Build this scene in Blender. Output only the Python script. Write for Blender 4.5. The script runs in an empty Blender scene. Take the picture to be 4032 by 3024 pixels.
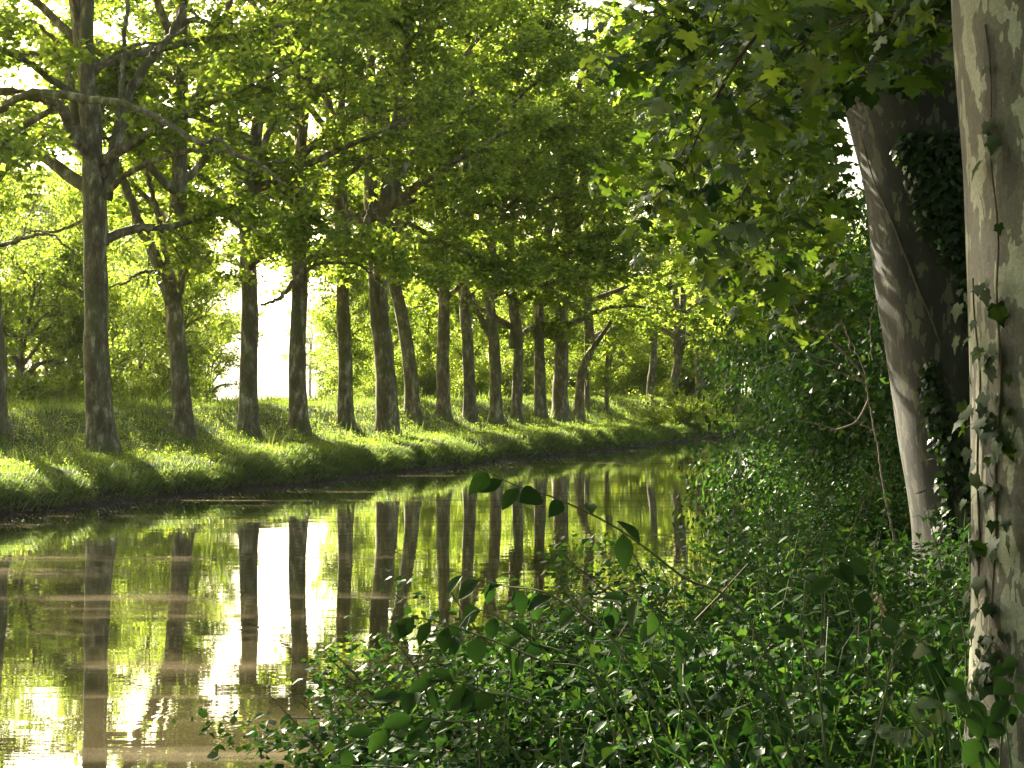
import bpy, math, random
import numpy as np
from mathutils import Vector
from mathutils.noise import noise as pnoise

R = math.radians
rng = np.random.default_rng(7)
random.seed(7)
SC = bpy.context.scene
COL = SC.collection

# ---------------------------------------------------------------- camera, sky, sun, exposure
FPX, HOR, EYE = 1675.0, 391.0, 2.8          # focal length in pixels of the 1024 wide frame, horizon row, eye height
cam = bpy.data.cameras.new('camera')
cam.sensor_width = 36.0
cam.lens = 36.0 * FPX / 1024.0
cam.clip_start, cam.clip_end = 0.05, 9000
cam_ob = bpy.data.objects.new('camera', cam)
COL.objects.link(cam_ob)
cam_ob.location = (0, 0, EYE)
cam_ob.rotation_euler = (R(90) + math.atan((HOR - 384) / FPX), 0, 0)
SC.camera = cam_ob

SUN_AZ, SUN_EL = -31.0, 26.5                # degrees: azimuth from +Y (negative = left), elevation
w = bpy.data.worlds.new('World'); SC.world = w; w.use_nodes = True
nt = w.node_tree; nt.nodes.clear()
sky = nt.nodes.new('ShaderNodeTexSky'); sky.sky_type = 'NISHITA'; sky.sun_disc = False
sky.sun_elevation = R(SUN_EL); sky.sun_rotation = R(SUN_AZ)
sky.air_density = 1.0; sky.dust_density = 4.0; sky.ozone_density = 1.0
bg = nt.nodes.new('ShaderNodeBackground'); bg.inputs['Strength'].default_value = 0.062
wo = nt.nodes.new('ShaderNodeOutputWorld')
wb = nt.nodes.new('ShaderNodeMixRGB'); wb.blend_type = 'MULTIPLY'; wb.inputs[0].default_value = 1.0
wb.inputs[2].default_value = (1.0, 0.97, 0.85, 1)          # the camera's warm white balance
nt.links.new(sky.outputs[0], wb.inputs[1]); nt.links.new(wb.outputs[0], bg.inputs[0]); nt.links.new(bg.outputs[0], wo.inputs[0])

sd = bpy.data.lights.new('sun', 'SUN'); sd.energy = 5.0; sd.angle = R(0.55); sd.color = (1.0, 0.9, 0.72)
so = bpy.data.objects.new('sun', sd); COL.objects.link(so)
az, el = R(SUN_AZ), R(SUN_EL)
travel = Vector((-math.sin(az) * math.cos(el), -math.cos(az) * math.cos(el), -math.sin(el)))
so.rotation_euler = travel.to_track_quat('-Z', 'Y').to_euler(); so.location = (-20, 60, 40)

SC.view_settings.view_transform = 'Standard'; SC.view_settings.look = 'None'
SC.view_settings.gamma = 1.0; SC.view_settings.use_curve_mapping = False
SC.view_settings.exposure = 2.42
SC.cycles.max_bounces = 7; SC.cycles.diffuse_bounces = 2; SC.cycles.glossy_bounces = 3
SC.cycles.transmission_bounces = 3; SC.cycles.volume_bounces = 0
SC.cycles.use_denoising = True
SC.cycles.sample_clamp_indirect = 6.0
SC.cycles.caustics_reflective = False; SC.cycles.caustics_refractive = False

# ---------------------------------------------------------------- frame of the canal
U = np.array([0.355, 0.935]); U = U / np.linalg.norm(U)     # along the canal, away from the viewer
NRM = np.array([-U[1], U[0]])                               # across it, towards the far bank
FARW, NEARW = 24.0, 3.7                                     # the two waterlines

def at_tp(t, p):
    return t * U[0] + p * NRM[0], t * U[1] + p * NRM[1]

def smooth_interp(x, xs, ys):
    return np.interp(x, xs, ys)

PX = [-4000, -60, -8, -2, 0.0, 1.5, 2.6, 3.3, 3.75, 4.3, 7, 21, 23.6, 23.95, 24.1, 24.5, 25.0, 26.6, 27.5, 28.5, 29.5, 30.4, 31.1, 33, 37, 41, 52, 90, 400, 5000]
PZ = [1.2, 1.2, 1.35, 1.35, 1.3, 1.15, 0.85, 0.45, 0.02, -0.4, -1.2, -1.3, -0.55, -0.10, 0.32, 0.62, 0.86, 0.95, 1.00, 1.34, 1.80, 2.20, 2.28, 2.30, 2.15, 1.8, 1.2, 1.0, 1.0, 1.0]

def lump(x, y, s, seed=0.0):
    return pnoise(Vector((x * s + seed, y * s - seed * 0.7, seed)))

def ground_z(t, p, fine=True):
    # edge of the bank wanders a little along the canal
    wob = 0.22 * math.sin(t * 0.21 + 1.0) + 0.13 * math.sin(t * 0.53) + 0.05 * math.sin(t * 1.7)
    q = p
    if 20 < p < 34: q = p - wob * max(0.0, 1 - abs(p - 24.4) / 8)
    if 0 < p < 8: q = p + wob * 0.6 * max(0.0, 1 - abs(p - 3.7) / 3.7)
    z = float(np.interp(q, PX, PZ))
    if fine and (p > 24.2 or p < 3.6) and abs(p) < 90:
        z += 0.10 * lump(t, p, 0.55, 3.1) + 0.05 * lump(t, p, 1.6, 9.3)
    return z

def pix_to_tp(px, p):
    """the t at which the sight line through image column px meets the line p = const"""
    a = (px - 512) / FPX
    # point = d*(a,1): p = d*(a*NRM0+NRM1)
    d = p / (a * NRM[0] + NRM[1])
    return d * (a * U[0] + U[1]), d

def P3(px, py, d):
    return np.array([(px - 512) / FPX * d, d, EYE - (py - HOR) / FPX * d])

# ---------------------------------------------------------------- nodes and materials
def mat_new(name):
    m = bpy.data.materials.new(name); m.use_nodes = True
    m.node_tree.nodes.clear()
    return m, m.node_tree

def N(nt, kind, **kw):
    n = nt.nodes.new(kind)
    for k, v in kw.items():
        if k.startswith('i_'):
            n.inputs[k[2:].replace('_', ' ')].default_value = v
        else:
            setattr(n, k, v)
    return n

def L(nt, a, ao, b, bi):
    nt.links.new(a.outputs[ao], b.inputs[bi])

def ramp(nt, stops, interp='LINEAR'):
    r = nt.nodes.new('ShaderNodeValToRGB'); r.color_ramp.interpolation = interp
    e = r.color_ramp.elements
    while len(e) < len(stops): e.new(0.5)
    for el_, (p, c) in zip(e, stops):
        el_.position = p; el_.color = (*c, 1)
    return r

def leaf_material(name, cols, trans, tmix=0.5, gloss=0.06, rough=0.4, per_object=False, veins=False):
    """thin leaf: reflects, lets light through and has a slight sheen; each leaf its own tone"""
    m, nt = mat_new(name)
    if per_object:
        src = N(nt, 'ShaderNodeObjectInfo'); so_ = 'Random'
    else:
        src = N(nt, 'ShaderNodeNewGeometry'); so_ = 'Random Per Island'
    k = len(cols)
    r1 = ramp(nt, [(i / (k - 1), c) for i, c in enumerate(cols)])
    r2 = ramp(nt, [(i / (len(trans) - 1), c) for i, c in enumerate(trans)])
    L(nt, src, so_, r1, 0); L(nt, src, so_, r2, 0)
    c1, c2 = r1, r2
    o1 = o2 = 0
    if veins:
        tc = N(nt, 'ShaderNodeTexCoord')
        wv = N(nt, 'ShaderNodeTexNoise'); wv.inputs['Scale'].default_value = 35; wv.inputs['Detail'].default_value = 3
        L(nt, tc, 'Object', wv, 'Vector')
        rr = ramp(nt, [(0.35, (0.75, 0.75, 0.75)), (0.65, (1.2, 1.2, 1.2))]); L(nt, wv, 'Fac', rr, 0)
        for nm in ('a', 'b'):
            mx = N(nt, 'ShaderNodeMixRGB', blend_type='MULTIPLY'); mx.inputs[0].default_value = 1
            L(nt, r1 if nm == 'a' else r2, 0, mx, 1); L(nt, rr, 0, mx, 2)
            if nm == 'a': c1 = mx
            else: c2 = mx
    d = N(nt, 'ShaderNodeBsdfDiffuse'); t = N(nt, 'ShaderNodeBsdfTranslucent')
    L(nt, c1, 0, d, 'Color'); L(nt, c2, 0, t, 'Color')
    mx = N(nt, 'ShaderNodeMixShader'); mx.inputs[0].default_value = tmix
    L(nt, d, 0, mx, 1); L(nt, t, 0, mx, 2)
    g = N(nt, 'ShaderNodeBsdfGlossy'); g.inputs['Roughness'].default_value = rough
    g.inputs['Color'].default_value = (0.9, 0.95, 0.9, 1)
    m2 = N(nt, 'ShaderNodeMixShader')
    fr = N(nt, 'ShaderNodeFresnel'); fr.inputs['IOR'].default_value = 1.35
    mm = N(nt, 'ShaderNodeMath', operation='MULTIPLY'); mm.inputs[1].default_value = gloss * 8
    mc = N(nt, 'ShaderNodeMath', operation='MINIMUM'); mc.inputs[1].default_value = max(0.02, gloss * 1.4)
    L(nt, fr, 0, mm, 0); L(nt, mm, 0, mc, 0); L(nt, mc, 0, m2, 0)
    L(nt, mx, 0, m2, 1); L(nt, g, 0, m2, 2)
    o = N(nt, 'ShaderNodeOutputMaterial'); L(nt, m2, 0, o, 0)
    return m

M = {}
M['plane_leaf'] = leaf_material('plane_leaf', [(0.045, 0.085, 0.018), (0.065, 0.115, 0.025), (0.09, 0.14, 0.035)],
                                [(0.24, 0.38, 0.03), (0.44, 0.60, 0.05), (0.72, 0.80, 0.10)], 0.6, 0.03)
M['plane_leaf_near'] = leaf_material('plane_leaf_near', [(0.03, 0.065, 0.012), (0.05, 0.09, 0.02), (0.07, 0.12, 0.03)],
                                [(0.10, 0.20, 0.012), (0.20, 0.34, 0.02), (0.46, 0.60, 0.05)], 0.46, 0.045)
M['leaf_single'] = leaf_material('leaf_single', [(0.03, 0.06, 0.013), (0.045, 0.08, 0.02), (0.06, 0.10, 0.03)],
                                [(0.03, 0.08, 0.006), (0.06, 0.13, 0.01), (0.10, 0.19, 0.015), (0.28, 0.42, 0.03)], 0.42, 0.035, per_object=True, veins=True)
M['shrub_leaf'] = leaf_material('shrub_leaf', [(0.018, 0.05, 0.018), (0.038, 0.085, 0.028), (0.065, 0.12, 0.045)],
                                [(0.03, 0.11, 0.012), (0.07, 0.18, 0.02), (0.18, 0.32, 0.03)], 0.4, 0.035)
M['bank_shrub_leaf'] = leaf_material('bank_shrub_leaf', [(0.05, 0.09, 0.02), (0.08, 0.12, 0.025)],
                                [(0.34, 0.48, 0.03), (0.60, 0.70, 0.08)], 0.58, 0.03)
M['ivy_leaf'] = leaf_material('ivy_leaf', [(0.010, 0.022, 0.007), (0.018, 0.035, 0.01), (0.03, 0.05, 0.015)],
                                [(0.05, 0.12, 0.01), (0.10, 0.2, 0.015)], 0.2, 0.04, rough=0.4)
M['ivy_single'] = leaf_material('ivy_single', [(0.010, 0.024, 0.008), (0.018, 0.036, 0.011), (0.03, 0.05, 0.018)],
                                [(0.07, 0.16, 0.01), (0.16, 0.26, 0.02)], 0.3, 0.015, rough=0.5, per_object=True, veins=True)
M['grass'] = leaf_material('grass', [(0.035, 0.07, 0.016), (0.06, 0.10, 0.025), (0.13, 0.15, 0.05)],
                                [(0.14, 0.27, 0.03), (0.24, 0.37, 0.045), (0.46, 0.50, 0.14)], 0.6, 0.02)
M['dry_leaf'] = leaf_material('dry_leaf', [(0.12, 0.06, 0.02), (0.2, 0.09, 0.03)], [(0.2, 0.08, 0.02), (0.3, 0.12, 0.02)], 0.3, 0.02)
M['oval_leaf'] = leaf_material('oval_leaf', [(0.025, 0.055, 0.012), (0.045, 0.085, 0.02)], [(0.015, 0.045, 0.006), (0.03, 0.08, 0.01), (0.05, 0.12, 0.012)], 0.35, 0.035, per_object=True, veins=True)  # shade put into the dark colour of the oval leaves
M['pale_leaf'] = leaf_material('pale_leaf', [(0.10, 0.13, 0.08), (0.16, 0.19, 0.12)], [(0.2, 0.3, 0.04), (0.3, 0.4, 0.06)], 0.25, 0.07, rough=0.4, per_object=True, veins=True)  # bright sunlit look of some leaves put into this paler colour

def bark_far():
    m, nt = mat_new('plane_bark')
    tc = N(nt, 'ShaderNodeTexCoord'); oi = N(nt, 'ShaderNodeObjectInfo')
    mp = N(nt, 'ShaderNodeMapping'); mp.inputs['Scale'].default_value = (1, 1, 0.4)
    L(nt, tc, 'Object', mp, 'Vector')
    n1 = N(nt, 'ShaderNodeTexNoise', noise_dimensions='4D'); n1.inputs['Scale'].default_value = 5.0; n1.inputs['Detail'].default_value = 6; n1.inputs['Roughness'].default_value = 0.65
    L(nt, mp, 0, n1, 'Vector')
    ms = N(nt, 'ShaderNodeMath', operation='MULTIPLY'); ms.inputs[1].default_value = 30; L(nt, oi, 'Random', ms, 0); L(nt, ms, 0, n1, 'W')
    r = ramp(nt, [(0.0, (0.08, 0.058, 0.03)), (0.42, (0.14, 0.105, 0.06)), (0.5, (0.20, 0.17, 0.105)), (0.56, (0.28, 0.24, 0.155)), (0.62, (0.50, 0.46, 0.33))])
    L(nt, n1, 'Fac', r, 0)
    n2 = N(nt, 'ShaderNodeTexNoise'); n2.inputs['Scale'].default_value = 22; n2.inputs['Detail'].default_value = 4
    L(nt, mp, 0, n2, 'Vector')
    r2 = ramp(nt, [(0.3, (0.7, 0.7, 0.7)), (0.7, (1.15, 1.15, 1.1))]); L(nt, n2, 'Fac', r2, 0)
    mx = N(nt, 'ShaderNodeMixRGB', blend_type='MULTIPLY'); mx.inputs[0].default_value = 1
    L(nt, r, 0, mx, 1); L(nt, r2, 0, mx, 2)
    # lichen and moss, in patches of their own
    n3 = N(nt, 'ShaderNodeTexNoise'); n3.inputs['Scale'].default_value = 1.3; n3.inputs['Detail'].default_value = 5
    L(nt, tc, 'Object', n3, 'Vector')
    r3 = ramp(nt, [(0.50, (0, 0, 0)), (0.62, (0.75, 0.75, 0.75))]); L(nt, n3, 'Fac', r3, 0)
    mo = N(nt, 'ShaderNodeMixRGB'); L(nt, r3, 0, mo, 0); L(nt, mx, 0, mo, 1); mo.inputs[2].default_value = (0.12, 0.13, 0.05, 1)
    b = N(nt, 'ShaderNodeBsdfPrincipled'); b.inputs['Roughness'].default_value = 0.9
    L(nt, mo, 0, b, 'Base Color')
    bp = N(nt, 'ShaderNodeBump'); bp.inputs['Strength'].default_value = 0.7; bp.inputs['Distance'].default_value = 0.03
    L(nt, n2, 'Fac', bp, 'Height'); L(nt, bp, 0, b, 'Normal')
    o = N(nt, 'ShaderNodeOutputMaterial'); L(nt, b, 0, o, 0)
    return m
M['bark'] = bark_far()

def bark_near(name, cream, olive, brown, t1, t2, t3):
    """flaking plane bark: plates of three ages with stepped edges"""
    m, nt = mat_new(name)
    tc = N(nt, 'ShaderNodeTexCoord')
    mp = N(nt, 'ShaderNodeMapping'); mp.inputs['Scale'].default_value = (1, 1, 0.42)
    L(nt, tc, 'Object', mp, 'Vector')
    wn = N(nt, 'ShaderNodeTexNoise'); wn.inputs['Scale'].default_value = 16; wn.inputs['Detail'].default_value = 5
    L(nt, mp, 0, wn, 'Vector')
    wa = N(nt, 'ShaderNodeVectorMath', operation='MULTIPLY_ADD')
    wa.inputs[1].default_value = (0.05, 0.05, 0.05); L(nt, wn, 'Color', wa, 0); L(nt, mp, 0, wa, 2)
    n1 = N(nt, 'ShaderNodeTexNoise'); n1.inputs['Scale'].default_value = 9.0; n1.inputs['Detail'].default_value = 3; n1.inputs['Roughness'].default_value = 0.55
    L(nt, wa, 0, n1, 'Vector')
    r = ramp(nt, [(0.0, brown), (t1, olive), (t2, (olive[0] * 1.25, olive[1] * 1.25, olive[2] * 1.2)), (t3, cream)], 'CONSTANT')
    L(nt, n1, 'Fac', r, 0)
    # second set of plates
    mp2 = N(nt, 'ShaderNodeMapping'); mp2.inputs['Location'].default_value = (3, 7, 2); L(nt, wa, 0, mp2, 0)
    n2 = N(nt, 'ShaderNodeTexNoise'); n2.inputs['Scale'].default_value = 12.0; n2.inputs['Detail'].default_value = 2
    L(nt, mp2, 0, n2, 'Vector')
    r2 = ramp(nt, [(0.0, (0, 0, 0)), (0.585, (1, 1, 1))], 'CONSTANT'); L(nt, n2, 'Fac', r2, 0)
    mx0 = N(nt, 'ShaderNodeMixRGB'); L(nt, r2, 0, mx0, 0); L(nt, r, 0, mx0, 1); mx0.inputs[2].default_value = (cream[0] * 0.8, cream[1] * 0.82, cream[2] * 0.8, 1)
    nf = N(nt, 'ShaderNodeTexNoise'); nf.inputs['Scale'].default_value = 90; nf.inputs['Detail'].default_value = 5
    L(nt, tc, 'Object', nf, 'Vector')
    rf = ramp(nt, [(0.25, (0.72, 0.72, 0.7)), (0.75, (1.2, 1.2, 1.2))]); L(nt, nf, 'Fac', rf, 0)
    nb = N(nt, 'ShaderNodeTexNoise'); nb.inputs['Scale'].default_value = 3; nb.inputs['Detail'].default_value = 4
    L(nt, tc, 'Object', nb, 'Vector')
    rb = ramp(nt, [(0.3, (0.75, 0.75, 0.72)), (0.7, (1.12, 1.12, 1.12))]); L(nt, nb, 'Fac', rb, 0)
    m1 = N(nt, 'ShaderNodeMixRGB', blend_type='MULTIPLY'); m1.inputs[0].default_value = 1; L(nt, mx0, 0, m1, 1); L(nt, rf, 0, m1, 2)
    m2 = N(nt, 'ShaderNodeMixRGB', blend_type='MULTIPLY'); m2.inputs[0].default_value = 1; L(nt, m1, 0, m2, 1); L(nt, rb, 0, m2, 2)
    b = N(nt, 'ShaderNodeBsdfPrincipled'); b.inputs['Roughness'].default_value = 0.8
    L(nt, m2, 0, b, 'Base Color')
    # relief: plates stand proud of the fresh bark
    st = ramp(nt, [(0.0, (1, 1, 1)), (t1, (0.62, 0.62, 0.62)), (t2, (0.5, 0.5, 0.5)), (t3, (0.1, 0.1, 0.1))], 'CONSTANT'); L(nt, n1, 'Fac', st, 0)
    ad = N(nt, 'ShaderNodeMath', operation='MULTIPLY_ADD'); ad.inputs[1].default_value = 0.35
    L(nt, nf, 'Fac', ad, 0); L(nt, st, 0, ad, 2)
    bp = N(nt, 'ShaderNodeBump'); bp.inputs['Strength'].default_value = 0.8; bp.inputs['Distance'].default_value = 0.006
    L(nt, ad, 0, bp, 'Height'); L(nt, bp, 0, b, 'Normal')
    o = N(nt, 'ShaderNodeOutputMaterial'); L(nt, b, 0, o, 0)
    return m
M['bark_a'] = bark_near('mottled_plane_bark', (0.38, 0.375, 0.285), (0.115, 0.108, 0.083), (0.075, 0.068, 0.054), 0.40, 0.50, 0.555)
M['bark_b'] = bark_near('shaded_plane_bark', (0.115, 0.115, 0.072), (0.028, 0.0275, 0.018), (0.017, 0.0165, 0.011), 0.45, 0.56, 0.62)  # the leaning trunk's shade is put into this darker bark colour

def simple(name, c1, c2, scale=8, rough=0.85, bump=0.3, dist=0.01):
    m, nt = mat_new(name)
    tc = N(nt, 'ShaderNodeTexCoord')
    n1 = N(nt, 'ShaderNodeTexNoise'); n1.inputs['Scale'].default_value = scale; n1.inputs['Detail'].default_value = 6
    L(nt, tc, 'Object', n1, 'Vector')
    r = ramp(nt, [(0.3, c1), (0.7, c2)]); L(nt, n1, 'Fac', r, 0)
    b = N(nt, 'ShaderNodeBsdfPrincipled'); b.inputs['Roughness'].default_value = rough
    L(nt, r, 0, b, 'Base Color')
    bp = N(nt, 'ShaderNodeBump'); bp.inputs['Strength'].default_value = bump; bp.inputs['Distance'].default_value = dist
    L(nt, n1, 'Fac', bp, 'Height'); L(nt, bp, 0, b, 'Normal')
    o = N(nt, 'ShaderNodeOutputMaterial'); L(nt, b, 0, o, 0)
    return m
M['twig'] = simple('twig_bark', (0.07, 0.05, 0.03), (0.16, 0.12, 0.08), 20)
M['green_twig'] = simple('green_twig', (0.07, 0.09, 0.03), (0.14, 0.15, 0.06), 20)
M['dead_twig'] = simple('dead_twig', (0.12, 0.09, 0.065), (0.30, 0.23, 0.17), 20)
M['hill'] = simple('wooded_hill', (0.05, 0.08, 0.03), (0.09, 0.12, 0.05), 0.02)
M['litter'] = simple('floating_litter', (0.35, 0.30, 0.18), (0.7, 0.66, 0.5), 30)
M['seed'] = simple('seed_head', (0.3, 0.26, 0.14), (0.5, 0.42, 0.25), 60)

def ground_mat():
    m, nt = mat_new('bank_soil_and_turf')
    g = N(nt, 'ShaderNodeNewGeometry'); sx = N(nt, 'ShaderNodeSeparateXYZ'); L(nt, g, 'Position', sx, 0)
    n1 = N(nt, 'ShaderNodeTexNoise'); n1.inputs['Scale'].default_value = 1.2; n1.inputs['Detail'].default_value = 8
    L(nt, g, 'Position', n1, 'Vector')
    r = ramp(nt, [(0.3, (0.035, 0.05, 0.015)), (0.55, (0.06, 0.08, 0.025)), (0.75, (0.10, 0.11, 0.04))]); L(nt, n1, 'Fac', r, 0)
    mr = N(nt, 'ShaderNodeMapRange'); mr.inputs['From Min'].default_value = 0.12; mr.inputs['From Max'].default_value = 0.5
    L(nt, sx, 'Z', mr, 0)
    mx = N(nt, 'ShaderNodeMixRGB'); L(nt, mr, 0, mx, 0); mx.inputs[1].default_value = (0.035, 0.024, 0.014, 1); L(nt, r, 0, mx, 2)
    b = N(nt, 'ShaderNodeBsdfPrincipled'); b.inputs['Roughness'].default_value = 0.95; L(nt, mx, 0, b, 'Base Color')
    bp = N(nt, 'ShaderNodeBump'); bp.inputs['Strength'].default_value = 0.6; bp.inputs['Distance'].default_value = 0.05
    n2 = N(nt, 'ShaderNodeTexNoise'); n2.inputs['Scale'].default_value = 14; n2.inputs['Detail'].default_value = 5
    L(nt, g, 'Position', n2, 'Vector'); L(nt, n2, 'Fac', bp, 'Height'); L(nt, bp, 0, b, 'Normal')
    o = N(nt, 'ShaderNodeOutputMaterial'); L(nt, b, 0, o, 0)
    return m
M['ground'] = ground_mat()
M['field'] = simple('stubble_field', (0.30, 0.28, 0.13), (0.42, 0.38, 0.2), 0.6, 0.95, 0.4, 0.05)

RINGS = [(-2.75, 19.9, 0.55), (-2.6, 14.3, 0.5)]
def water_mat():
    m, nt = mat_new('canal_water')
    g = N(nt, 'ShaderNodeNewGeometry')
    mp = N(nt, 'ShaderNodeMapping', vector_type='POINT'); mp.inputs['Rotation'].default_value = (0, 0, R(-6)); mp.inputs['Scale'].default_value = (0.35, 1.5, 1)
    L(nt, g, 'Position', mp, 0)
    n1 = N(nt, 'ShaderNodeTexNoise'); n1.inputs['Scale'].default_value = 1.1; n1.inputs['Detail'].default_value = 3; n1.inputs['Roughness'].default_value = 0.45
    L(nt, mp, 0, n1, 'Vector')
    n2 = N(nt, 'ShaderNodeTexNoise'); n2.inputs['Scale'].default_value = 7; n2.inputs['Detail'].default_value = 2
    L(nt, mp, 0, n2, 'Vector')
    # breezes: patches where the small ripples are stronger
    mpb = N(nt, 'ShaderNodeMapping'); mpb.inputs['Scale'].default_value = (0.05, 0.55, 1); L(nt, g, 'Position', mpb, 0)
    nb = N(nt, 'ShaderNodeTexNoise'); nb.inputs['Scale'].default_value = 0.9; nb.inputs['Detail'].default_value = 4; L(nt, mpb, 0, nb, 'Vector')
    rb = ramp(nt, [(0.45, (0.12, 0.12, 0.12)), (0.68, (1, 1, 1))]); L(nt, nb, 'Fac', rb, 0)
    a = N(nt, 'ShaderNodeMath', operation='MULTIPLY'); L(nt, n2, 'Fac', a, 0); L(nt, rb, 0, a, 1)
    s = N(nt, 'ShaderNodeMath', operation='MULTIPLY_ADD'); s.inputs[1].default_value = 0.10; L(nt, a, 0, s, 0)
    h1 = N(nt, 'ShaderNodeMath', operation='MULTIPLY'); h1.inputs[1].default_value = 0.55; L(nt, n1, 'Fac', h1, 0)
    L(nt, h1, 0, s, 2)
    last = s
    for (cx, cy, rad) in RINGS:          # rings left by a fish
        d = N(nt, 'ShaderNodeVectorMath', operation='DISTANCE'); d.inputs[1].default_value = (cx, cy, 0); L(nt, g, 'Position', d, 0)
        k = N(nt, 'ShaderNodeMath', operation='MULTIPLY'); k.inputs[1].default_value = 62; L(nt, d, 'Value', k, 0)
        sn = N(nt, 'ShaderNodeMath', operation='SINE'); L(nt, k, 0, sn, 0)
        fo = N(nt, 'ShaderNodeMapRange'); fo.inputs['From Min'].default_value = rad; fo.inputs['From Max'].default_value = rad * 1.25
        fo.inputs['To Min'].default_value = 0.012; fo.inputs['To Max'].default_value = 0.0; L(nt, d, 'Value', fo, 0)
        ma = N(nt, 'ShaderNodeMath', operation='MULTIPLY_ADD'); L(nt, sn, 0, ma, 0); L(nt, fo, 0, ma, 1); L(nt, last, 0, ma, 2)
        last = ma
    bp = N(nt, 'ShaderNodeBump'); bp.inputs['Strength'].default_value = 1.0; bp.inputs['Distance'].default_value = 0.004
    L(nt, last, 0, bp, 'Height')
    nc = N(nt, 'ShaderNodeTexNoise'); nc.inputs['Scale'].default_value = 0.5; nc.inputs['Detail'].default_value = 4; L(nt, mpb, 0, nc, 'Vector')
    rc = ramp(nt, [(0.35, (0.06, 0.052, 0.024)), (0.7, (0.095, 0.078, 0.04))]); L(nt, nc, 'Fac', rc, 0)
    rr = ramp(nt, [(0.55, (0.0, 0.0, 0.0)), (0.8, (0.05, 0.05, 0.05))]); L(nt, nb, 'Fac', rr, 0)
    d = N(nt, 'ShaderNodeBsdfDiffuse'); L(nt, rc, 0, d, 'Color')
    gl = N(nt, 'ShaderNodeBsdfGlossy'); L(nt, rr, 0, gl, 'Roughness'); L(nt, bp, 0, gl, 'Normal')
    gl.inputs['Color'].default_value = (1, 1, 1, 1)
    fr = N(nt, 'ShaderNodeFresnel'); fr.inputs['IOR'].default_value = 1.33; L(nt, bp, 0, fr, 'Normal')
    mr = N(nt, 'ShaderNodeMapRange'); mr.inputs['From Max'].default_value = 0.62; L(nt, fr, 0, mr, 0)
    # dust and pollen film in long streaks; sunlit bands painted into its pale colour
    mpf = N(nt, 'ShaderNodeMapping'); mpf.inputs['Scale'].default_value = (0.045, 0.9, 1); mpf.inputs['Location'].default_value = (5, 3, 0); L(nt, g, 'Position', mpf, 0)
    nf = N(nt, 'ShaderNodeTexNoise'); nf.inputs['Scale'].default_value = 1.0; nf.inputs['Detail'].default_value = 5; nf.inputs['Roughness'].default_value = 0.6; L(nt, mpf, 0, nf, 'Vector')
    rf = ramp(nt, [(0.52, (1, 1, 1)), (0.66, (0.55, 0.55, 0.55)), (0.75, (0.4, 0.4, 0.4))]); L(nt, nf, 'Fac', rf, 0)
    mf = N(nt, 'ShaderNodeMath', operation='MULTIPLY'); L(nt, mr, 0, mf, 0); L(nt, rf, 0, mf, 1); mr = mf
    rk = ramp(nt, [(0.52, (0, 0, 0)), (0.70, (1, 1, 1))]); L(nt, nf, 'Fac', rk, 0)
    cm = N(nt, 'ShaderNodeMixRGB'); L(nt, rk, 0, cm, 0); L(nt, rc, 0, cm, 1); cm.inputs[2].default_value = (0.20, 0.165, 0.105, 1); L(nt, cm, 0, d, 'Color')
    mx = N(nt, 'ShaderNodeMixShader'); L(nt, mr, 0, mx, 0); L(nt, d, 0, mx, 1); L(nt, gl, 0, mx, 2)
    o = N(nt, 'ShaderNodeOutputMaterial'); L(nt, mx, 0, o, 0)
    return m
M['water'] = water_mat()

# ---------------------------------------------------------------- mesh helpers
def make_mesh(name, verts, faces, mat, smooth=False):
    """faces: int array (n,3) or (n,4)"""
    verts = np.asarray(verts, dtype=np.float32); faces = np.asarray(faces, dtype=np.int32)
    me = bpy.data.meshes.new(name)
    k = faces.shape[1]
    me.vertices.add(len(verts)); me.vertices.foreach_set('co', verts.ravel())
    me.loops.add(faces.size); me.loops.foreach_set('vertex_index', faces.ravel())
    me.polygons.add(len(faces))
    me.polygons.foreach_set('loop_start', np.arange(0, faces.size, k, dtype=np.int32))
    me.polygons.foreach_set('loop_total', np.full(len(faces), k, dtype=np.int32))
    if smooth: me.polygons.foreach_set('use_smooth', np.ones(len(faces), dtype=bool))
    me.update(calc_edges=True)
    me.materials.append(mat)
    return me

def link(name, data, parent=None, loc=None):
    o = bpy.data.objects.new(name, data); COL.objects.link(o)
    if parent is not None: o.parent = parent
    if loc is not None: o.location = loc
    return o

def tag(o, label=None, cat=None, group=None, kind=None):
    if label: o['label'] = label
    if cat: o['category'] = cat
    if group: o['group'] = group
    if kind: o['kind'] = kind
    return o

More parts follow.
